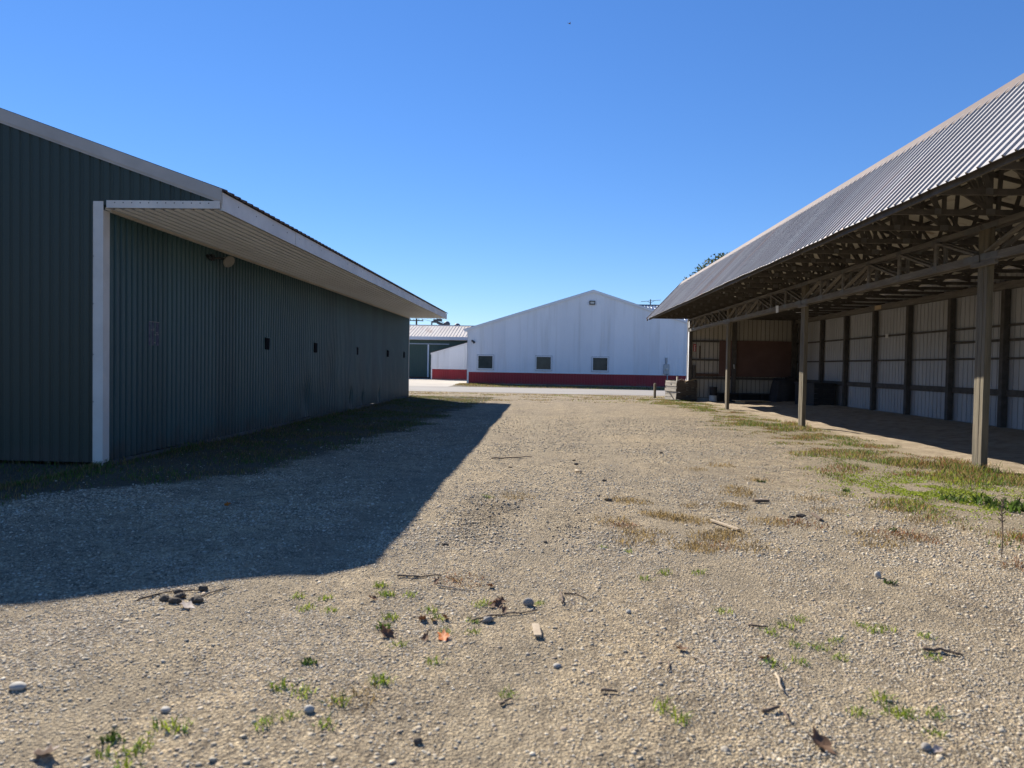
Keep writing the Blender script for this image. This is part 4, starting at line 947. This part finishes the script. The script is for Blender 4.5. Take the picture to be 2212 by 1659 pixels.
# ------------------------------------------------------------------ tree behind the shed
tx, tyy = 18.0, 65.0
tree = thing('tree', 'leafy green tree with yellowing crown behind the open shed roof', 'tree', (tx, tyy, 0))
mb = MB(); mb.tube([(tx, tyy, 0), (tx+.1, tyy, 2.5), (tx, tyy, 5)], [.38, .28, .2], 10)
q = random.Random(5); tips = []
for k in range(14):
    a = k*2.4; r = q.uniform(1.6, 3.8); z = q.uniform(5.6, 10.2); p1 = (tx+math.cos(a)*r*.5, tyy+math.sin(a)*r*.5, (z+4.2)/2+.6); p2 = (tx+math.cos(a)*r, tyy+math.sin(a)*r, z)
    mb.tube([(tx, tyy, q.uniform(3, 5)), p1, p2], [.14, .08, .03], 6); tips.append(p2)
mb.build('trunk', M['bark'], tree)
cl = []
for p in tips:
    for _ in range(5): cl.append((p[0]+q.gauss(0, .75), p[1]+q.gauss(0, .75), p[2]+q.gauss(0, .6), q.uniform(.5, .95)))
for _ in range(24):
    a = q.uniform(0, 6.28); r = q.uniform(0, 3.3); cl.append((tx+math.cos(a)*r, tyy+math.sin(a)*r, 10.9-.16*r*r+q.uniform(-.6, .5), q.uniform(.5, .9)))
for (a_, z_, r_) in ((-4.9, 9.4, .7), (-4.4, 9.9, .6), (-4.0, 10.3, .7), (-3.3, 10.9, .65), (-2.6, 11.4, .7), (-2.0, 11.7, .5), (-1.6, 11.3, .8), (-4.7, 8.9, .7), (-4.6, 9.4, .5), (-3.9, 9.6, .7), (-3.2, 10.2, .65), (-3.4, 9.5, .8), (-2.5, 10.7, .7), (-2.2, 11.1, .5), (-1.6, 11.0, .7), (-.8, 11.4, .8), (.2, 11.4, .8), (1, 11.2, .9)): cl.append((tx+a_, tyy+q.uniform(-.5, .5), z_, r_))
V = []; K = []
for (a, b_, c, r) in cl:
    n = int(260*r*r)
    d = rng.normal(size=(n, 3)); d /= np.linalg.norm(d, axis=1)[:, None]
    ctr = np.array((a, b_, c))+d*(r*rng.random((n, 1))**.4)
    s = .09+.10*rng.random((n, 1))
    e1 = rng.normal(size=(n, 3)); e1 /= np.linalg.norm(e1, axis=1)[:, None]; e2 = np.cross(e1, rng.normal(size=(n, 3))); e2 /= np.linalg.norm(e2, axis=1)[:, None]
    V.append(np.stack([ctr-e1*s, ctr-e2*s*.45, ctr+e1*s, ctr+e2*s*.45], 1).reshape(-1, 3))
    yel = rng.random((n, 1)) < (.15+.3*q.random())
    K.append(np.repeat(np.where(yel, (.20, .15, .03), (.055, .085, .022))*(.6+.8*rng.random((n, 1))), 4, 0))
V = np.concatenate(V); K = np.concatenate(K)
o = np_mesh('crown', V-np.array((tx, tyy, 0)), np.arange(len(V)).reshape(-1, 4), M['leaf'], K); o.parent = tree

# a bird, tiny in the sky
d = fwd*F_PX+right*(1230-W_PX/2)-up*(51-H_PX/2); bp_ = Vector((0, 0, CAM_H))+d*(95/d.length)
br = MB(); br.tube([(-.16, 0, 0), (-.05, 0, .01), (.08, 0, .01), (.18, 0, .02), (.22, 0, .02)], [.01, .05, .055, .03, .01], 8)
br.add([(-.05, .03, .02), (.09, .03, .02), (.03, .20, .10), (-.10, .36, .06)], [(0, 1, 2, 3)]); br.add([(-.05, -.03, .02), (.09, -.03, .02), (.03, -.20, .10), (-.10, -.36, .06)], [(3, 2, 1, 0)])
br.add([(-.14, .01, 0), (-.14, -.01, 0), (-.28, -.05, .01), (-.28, .05, .01)], [(0, 1, 2, 3)])
single(br, 'bird', M['stick'], bp_, 'tiny dark bird high in the clear blue sky', 'bird', rot=.6)

# ------------------------------------------------------------------ small things lying on the yard
def on_ground(sx, sy):
    p = ground_at(sx, sy); return Vector((p.x, p.y, float(gz(p.x, p.y))))
def tuft_mesh(name, n, h, spread, pal, width):
    a = rng.random(n)*6.283; r = spread*rng.random(n)**.7
    x = np.cos(a)*r; y = np.sin(a)*r
    col = pal[rng.choice(len(pal), n)]*(.7+.6*rng.random((n, 1)))
    hh = h*(.45+.65*rng.random(n))
    P, F, K = blades(x, y, hh, col, width, .9, np.full(n, -.008))
    return P, F, K
def make_tuft(name, n, h, s, pal, w):
    P, F, K = tuft_mesh(name, n, h, s, np.array(pal), w)
    o = np_mesh(name, P, F, M['grass'], K); return o
G1 = [LIME, LIME*.85, LIME*1.1, GREEN*1.5]; G2 = [STRAW, STRAW*.8, BRN*1.3, STRAW*1.15, STRAW*.9]; G3 = [DK, GREEN*.8, GREEN]; G4 = [RED, RED*1.2, BRN, STRAW*.8]
kinds = {'g': (G1, 30, .062, .06, .0065, 'small yellow green grass tuft growing out of the gravel', 'green grass tufts in the gravel'),
         's': (G2, 100, .060, .17, .006, 'straw coloured dry grass tuft on the gravel yard', 'dry grass tufts in the gravel'),
         'd': (G3, 30, .065, .05, .012, 'small dark green leafy weed growing in the gravel', 'dark green weeds in the gravel'),
         'r': (G4, 170, .05, .24, .007, 'flat reddish brown weed patch spreading on the gravel', 'reddish weeds in the gravel')}
protos = {}
for k, (pal, n, h, s, w, lab, grp) in kinds.items():
    protos[k] = [(n, h, s, pal, w) for _ in range(3)]
made = {}
def place_tuft(k, sx, sy, scale=1.0):
    pal, n, h, s, w, lab, grp = kinds[k]; p = on_ground(sx, sy)
    i = rnd.randrange(3)
    if (k, i) not in made:
        o = make_tuft('grass_tuft' if k in 'gs' else 'weed', n, h, s, pal, w); made[(k, i)] = o
    else:
        o = made[(k, i)].copy(); C.objects.link(o)
    o.location = p; o.rotation_euler = (0, 0, rnd.uniform(0, 6.28)); sc = scale*rnd.uniform(.8, 1.15); o.scale = (sc, sc, sc*rnd.uniform(.8, 1.1))
    tag(o, lab, 'grass' if k in 'gs' else 'weed', grp)
for s in '1199,1747 1117,1722 1135,1747 1408,1772 1262,1789 1284,1809 1147,1809 1386,1819 1580,1769 1304,1849 1383,1851 1165,1894 1272,1943 1115,2000 1485,2028 1891,1700 2045,1682 2117,1799 1945,1682 1945,2083 1995,2117 873,1742 952,1750 1131,1745 1112,1720 968,1791 895,1777 1145,1807 1112,2003 987,2062 846,2108 955,2127 773,2133 526,2135 472,2125 418,2179 380,2200 309,2200 369,2247 825,2027 887,2040 2339,1815 2298,1835 2258,1856 2520,1835 2560,1853 2597,1849 2710,1874 2447,1878 2402,1894 2328,1887 2461,1923 2264,1951 2735,1928 2346,1939 2664,2095 2646,2084 2732,2143 2741,2095 2610,2084 2583,2045 2515,2086 1842,1617 1765,1608 2484,1429 2367,1369 1430,1461'.split():
    a, b_ = map(float, s.split(',')); place_tuft('g', a, b_, .95)
for s in '1047,2043 1968,1518 1990,1512 1945,1510 2020,1520 2059,1522 1905,1504 1930,1508 2131,1567 2105,1570 2086,1572 2150,1560 2145,1482 2154,1432 2160,1450 2036,1477 1864,1473 1815,1466 1855,1563 1896,1567 1783,1527 2041,1378 2108,1366 1864,1588 2036,1604 1525,1457 2171,1444 2144,1489 2248,1533 2375,1464 2422,1499 2586,1598 2532,1573 2218,1404 2208,1608 2037,1606 2610,1490 2700,1530'.split():
    a, b_ = map(float, s.split(',')); place_tuft('s', a, b_, 1.0 if b_ > 1700 else 1.35)
for s in '1125,1836 334,2160 903,1954 2608,1711 2616,1556 2480,1435 2230,1410'.split():
    a, b_ = map(float, s.split(',')); place_tuft('d', a, b_, 1.0)
for s in '2686,1578 2640,1570 2984,1658 2340,1540 1810,1540 2100,1600 1330,1700'.split():
    a, b_ = map(float, s.split(',')); place_tuft('r', a, b_, 1.1)
# broad strappy plants by the near post
for i, (sx, sy, lab) in enumerate(((2896, 1470, 'bright green strap leaved clump in the verge before the nearest post'), (2977, 1492, 'dark green strap leaved clump at the right edge of the verge'), (2790, 1462, 'smallest strap leaved clump lying left in the verge'))):
    P, F, K = tuft_mesh('x', 60, .17, .22, np.array([GREEN*1.0, GREEN*1.25, DK*1.6]), .022)
    o = np_mesh('leafy_plant', P, F, M['grass'], K); o.location = on_ground(sx, sy); s = (1.0, 1.15, .7)[i]; o.scale = (s*1.2, s, s); tag(o, lab, 'plant', 'strap leaved plants in the verge')
st2 = on_ground(2934, 1640); mb = MB(); mb.tube([(0, 0, 0), (.01, .01, .2), (0, .02, .42), (.02, .02, .52)], [.005, .005, .006, .003], 5)
for k in range(14):
    z = .3+.015*k; a = k*2.4; mb.tube([(0, .015, z), (.03*math.cos(a), .015+.03*math.sin(a), z+.03)], [.006, .003], 4)
single(mb, 'dry_stalk', M['stick'], st2, 'single dead brown weed stalk standing at the right edge', 'weed')

def rock_mesh(seed, w, d, h, sub=2):
    import bmesh
    bm = bmesh.new(); bmesh.ops.create_icosphere(bm, subdivisions=3, radius=1)
    q = Vector((seed*3.1, seed*1.7, 0))
    for v in bm.verts:
        c = v.co.copy(); n = float(fbm(c.x*1.3+q.x, c.y*1.3+c.z*.9+q.y, seed, 3))-.5
        c *= 1+n*sub*.35; v.co = (c.x*w/2, c.y*d/2, c.z*h/2+h*.3)
    me = bpy.data.meshes.new('rock'); bm.to_mesh(me); bm.free()
    for p in me.polygons: p.use_smooth = True
    return me
def rock(name, sx, sy, w, d, h, m, label, cat, group=None, sub=2, seed=1):
    me = rock_mesh(seed, w, d, h, sub); me.materials.append(m)
    o = bpy.data.objects.new(name, me); C.objects.link(o); o.location = on_ground(sx, sy); o.rotation_euler = (0, 0, rnd.uniform(-.4, .4))
    tag(o, label, cat, group)
rock('stone', 1548, 1774, .075, .06, .065, M['rock_grey'], 'grey half round stone beside a grass tuft in the middle gravel', 'stone', sub=1.2, seed=3)
rock('stone', 52, 2026, .085, .06, .04, M['rock_pale'], 'smooth pale oval stone at the left edge of the yard', 'stone', sub=.4, seed=4)
rock('stone', 1429, 1818, .07, .05, .045, M['rock_grey'], 'craggy grey lump beside the long twig and dead leaves', 'stone', sub=3, seed=5)
rock('stone', 2572, 1690, .05, .05, .06, M['rock_pale'], 'tan upright stone on the right side of the gravel', 'stone', sub=2, seed=6)
rock('stone', 1841, 1801, .035, .03, .025, M['rock_pale'], 'small tan pebble alone right of the thin flat wood piece', 'stone', seed=7)
rock('stone', 1632, 1944, .045, .035, .025, M['rock_pale'], 'pale grey pebble below the flat wood piece', 'stone', seed=8, sub=1)
rock('stone', 485, 2072, .05, .04, .03, M['rock_pale'], 'tan pebble in the lower left gravel', 'stone', seed=9, sub=1)
rock('stone', 906, 2090, .05, .04, .035, M['rock_pale'], 'pale pebble above two green tufts in the lower left', 'stone', seed=10, sub=1)
rock('stone', 1224, 2174, .04, .035, .03, M['clod'], 'dark pebble at the bottom of the yard left of centre', 'stone', seed=11, sub=1)
rock('stone', 2714, 2182, .045, .04, .035, M['rock_grey'], 'grey pebble below the big tuft in the lower right', 'stone', seed=12, sub=1)
for i, (sx, sy, w) in enumerate(((484, 1762, .07), (515, 1770, .08), (575, 1766, .09), (526, 1752, .07), (522, 1738, .06), (593, 1728, .07))):
    rock('dirt_clod', sx, sy, w, w*.8, w*.6, M['clod'], 'dark lump in the twiggy heap beside the shadow edge', 'clod', 'dark lumps in the twiggy heap', 3, 20+i)
for i, (sx, sy, w) in enumerate(((1681, 1350, .09), (1687, 1365, .12), (1754, 1456, .07), (1783, 1467, .12), (1304, 1596, .08), (1598, 1593, .06), (1937, 1329, .11), (1494, 1370, .08), (2104, 1605, .05), (2347, 1518, .16), (2320, 1520, .10), (1770, 1410, .10))):
    rock('dirt_clod', sx, sy, w*.7, w*.42, w*.3, M['clod'], 'small dark clod lying loose on the sunny gravel yard', 'clod', 'dark clods on the gravel', 3, 40+i)

def leaf_mesh(seed, curl):
    q = random.Random(seed); n = 12; nr = 3; v = [(0, 0, 0)]; f = []
    for r in range(1, nr+1):
        for k in range(n):
            a = 2*math.pi*k/n; rad = (1+.35*math.cos(5*a)+q.uniform(-.12, .12))*.5 if r == nr else .5*r/nr*1.0
            x, y = math.cos(a)*rad*1.25, math.sin(a)*rad*.8
            v.append((x, y, curl*(y*y*.9+x*x*.2)+.08*math.sin(5*a)*r/nr))
    for k in range(n): f.append((0, 1+k, 1+(k+1) % n))
    for r in range(nr-1):
        for k in range(n): a = 1+r*n+k; b_ = 1+r*n+(k+1) % n; f.append((a, a+n, b_+n, b_))
    mb = MB().add(v, f); mb.add([(x, y, z-.02) for (x, y, z) in v], [t[::-1] for t in f]); return mb
def leaf(sx, sy, size, m, label, group=None, curl=.8, tilt=.4, seed=0):
    mb = leaf_mesh(seed, curl); size = size*.82; mb.v = [(a*size, b_*size, c*size) for (a, b_, c) in mb.v]
    o = single(mb, 'fallen_leaf', m, on_ground(sx, sy)+Vector((0, 0, .012)), label, 'leaf', group, 0, 0, True)
    o.rotation_euler = (rnd.uniform(-tilt, tilt)+.15, rnd.uniform(-tilt, tilt), rnd.uniform(0, 6.28))
leaf(1299, 1868, .10, M['orange_leaf'], 'bright orange fallen leaf lying beside a grass tuft', None, .8, .2, 1)
leaf(1133, 1866, .10, M['dead_leaf'], 'folded pale brown leaf left of the orange leaf', None, 1.8, .5, 2)
for i, (sx, sy) in enumerate(((1239, 1815), (1267, 1817), (1305, 1812), (1091, 1760), (1437, 1720), (1281, 1712), (1450, 1768), (1462, 1775), (1478, 1790), (1247, 1873), (1995, 1912), (2244, 1936), (1440, 1778), (1470, 1764))):
    leaf(sx, sy, rnd.uniform(.055, .085), M['dead_leaf'], 'curled brown dead leaf lying on the gravel', 'dead leaves on the gravel', 1.5, .7, 10+i)
leaf(2402, 2190, .11, M['dead_leaf'], 'large curled brown leaf at the bottom right of the yard', None, 1.6, .4, 40)
leaf(2746, 2190, .05, M['pale_leaf'], 'small pale leaf at the far bottom right', None, 1, .3, 41)
leaf(133, 2212, .10, M['pale_leaf'], 'pale grey crumpled leaf in the bottom left corner', None, 1.6, .5, 42)
leaf(548, 1782, .12, M['pale_leaf'], 'whitish leaf beside the twiggy dark heap', None, .6, .15, 43)
leaf(665, 1480, .10, M['orange_leaf'], 'yellow leaf lying in the big shadow', None, .6, .2, 44)

def stick(name, pts, r, m, label, cat='stick', group=None):
    w = [on_ground(a, b_) for a, b_ in pts]; base = w[0].copy(); mb = MB()
    P = []
    for i in range(len(w)-1):
        for t in np.linspace(0, 1, 4, endpoint=(i == len(w)-2)): P.append(w[i].lerp(w[i+1], float(t))-base+Vector((rnd.uniform(-1, 1)*r, rnd.uniform(-1, 1)*r, r*1.2+rnd.uniform(0, 1)*r)))
    mb.tube(P, [r*(1-.5*i/len(P)) for i in range(len(P))], 6)
    o = mb.build(name, m, None, 0, True); o.location = base; tag(o, label, cat, group)
stick('twig', [(400, 1765), (455, 1748), (515, 1730), (580, 1733)], .007, M['stick'], 'long thin twig curving left out of the dark heap')
stick('twig', [(586, 1749), (625, 1737), (671, 1723)], .006, M['stick'], 'short straight twig running right out of the dark heap')
stick('twig', [(1378, 1818), (1450, 1803), (1520, 1800), (1577, 1790)], .007, M['stick'], 'long dark twig lying under the brown leaves')
stick('twig', [(1645, 1740), (1648, 1758), (1651, 1773)], .010, M['stick'], 'short thick brown stick pointing at the camera right of the stone')
stick('twig', [(1650, 1736), (1690, 1740), (1717, 1756)], .006, M['stick'], 'thin bent brown twig touching the top of the short stick')
stick('twig', [(1761, 2026), (1811, 2029)], .008, M['stick'], 'small straight brown stick in the lower middle gravel')
stick('twig', [(1463, 2060), (1493, 2050)], .008, M['stick'], 'short dark stick under a grass tuft')
stick('twig', [(2030, 1934), (2050, 1943), (2067, 1954)], .007, M['pale_stick'], 'pale straw stick lying below the tiny red leaf')
stick('twig', [(1958, 1949), (1957, 1974)], .006, M['stick'], 'tiny dark twig pointing at the camera in the right middle')
stick('twig', [(2230, 2098), (2285, 2087)], .010, M['stick'], 'thick dark stick in the lower right gravel')
stick('twig', [(2298, 2092), (2316, 2126)], .007, M['stick'], 'dark twig beside the thick stick in the lower right')
stick('twig', [(2273, 1981), (2284, 2005), (2291, 2035)], .009, M['pale_stick'], 'bleached stick pointing at the camera in the lower right')
stick('twig', [(2705, 1913), (2760, 1915), (2818, 1928)], .010, M['stick'], 'long reddish brown twig at the right of the gravel')
stick('twig', [(2194, 1836), (2253, 1843)], .007, M['stick'], 'dark twig lying left of the green tuft cluster')
stick('twig', [(1165, 1694), (1230, 1696), (1290, 1690)], .008, M['stick'], 'dark flat twig just below the tip of the big shadow')
stick('twig', [(1280, 1722), (1340, 1728), (1400, 1735)], .007, M['pale_stick'], 'dry bent twig above the dead leaves')
stick('twig', [(1690, 1386), (1702, 1391)], .022, M['pale_stick'], 'stubby pale stick among the dark clods far up the yard')
stick('twig', [(1440, 1347), (1500, 1344), (1560, 1340)], .012, M['stick'], 'thin brown branch lying across the upper gravel')
def slat(pts, w, h, m, label):
    a, b_ = on_ground(*pts[0]), on_ground(*pts[1]); mb = MB(); mb.beam((0, 0, h/2+.012), (b_-a)+Vector((0, 0, h/2+.012)), w, h)
    o = mb.build('wood_piece', m, None, .002); o.location = a; tag(o, label, 'wood scrap')
slat(((1568, 1838), (1576, 1873)), .045, .012, M['pale_stick'], 'small flat pale wood piece lying alone in the middle gravel')
slat(((2083, 1524), (2165, 1557)), .035, .02, M['pale_stick'], 'long pale lath lying beside the dry grass clump')
slat(((2208, 1477), (2250, 1475)), .05, .03, M['stick'], 'short brown wood piece behind the pale lath')
slat(((2140, 1475), (2176, 1487)), .03, .015, M['pale_stick'], 'short whitish splinter left of the brown wood piece')
slat(((2380, 1510), (2405, 1530)), .03, .02, M['stick'], 'dark splinter beside the dark clump right of the lath')

# ------------------------------------------------------------------ light, sky, camera
sun_el, sun_az = R(35.4), R(-36.0)
sd = Vector((math.sin(sun_az)*math.cos(sun_el), math.cos(sun_az)*math.cos(sun_el), math.sin(sun_el)))
sl = bpy.data.lights.new('sun', 'SUN'); sl.energy = 5.0; sl.angle = R(.5); sl.color = (1.0, .93, .82)
so = bpy.data.objects.new('sun', sl); C.objects.link(so); so.rotation_euler = sd.to_track_quat('Z', 'Y').to_euler(); so.location = (0, 0, 40)
w = bpy.data.worlds.new('World'); bpy.context.scene.world = w; w.use_nodes = True
nt = w.node_tree; bg = nt.nodes['Background']
sk = nt.nodes.new('ShaderNodeTexSky'); sk.sky_type = 'NISHITA'; sk.sun_disc = False; sk.sun_elevation = sun_el; sk.sun_rotation = sun_az
sk.air_density = 1.0; sk.dust_density = 0.0; sk.ozone_density = 10.0
gm_n = nt.nodes.new('ShaderNodeGamma'); gm_n.inputs['Gamma'].default_value = .76
hs_n = nt.nodes.new('ShaderNodeHueSaturation'); hs_n.inputs['Saturation'].default_value = 1.18; hs_n.inputs['Hue'].default_value = .511; hs_n.inputs['Value'].default_value = 1.55
nt.links.new(sk.outputs['Color'], gm_n.inputs['Color']); nt.links.new(gm_n.outputs['Color'], hs_n.inputs['Color'])
nt.links.new(hs_n.outputs['Color'], bg.inputs['Color']); bg.inputs['Strength'].default_value = .076
cam = bpy.data.cameras.new('camera'); cam.sensor_width = 36; cam.lens = 36*F_PX/W_PX; cam.clip_end = 3000; cam.clip_start = .05
cam.dof.use_dof = True; cam.dof.focus_distance = 18.0; cam.dof.aperture_fstop = 2.3
co = bpy.data.objects.new('camera', cam); C.objects.link(co)
mtx = Matrix((right, up, -fwd)).transposed().to_4x4(); mtx.translation = (0, 0, CAM_H); co.matrix_world = mtx
sc = bpy.context.scene; sc.camera = co
sc.view_settings.view_transform = 'Standard'; sc.view_settings.look = 'None'; sc.view_settings.exposure = 0.92; sc.view_settings.gamma = 1
for o in bpy.data.objects:
    if '_loc' in o: del o['_loc']
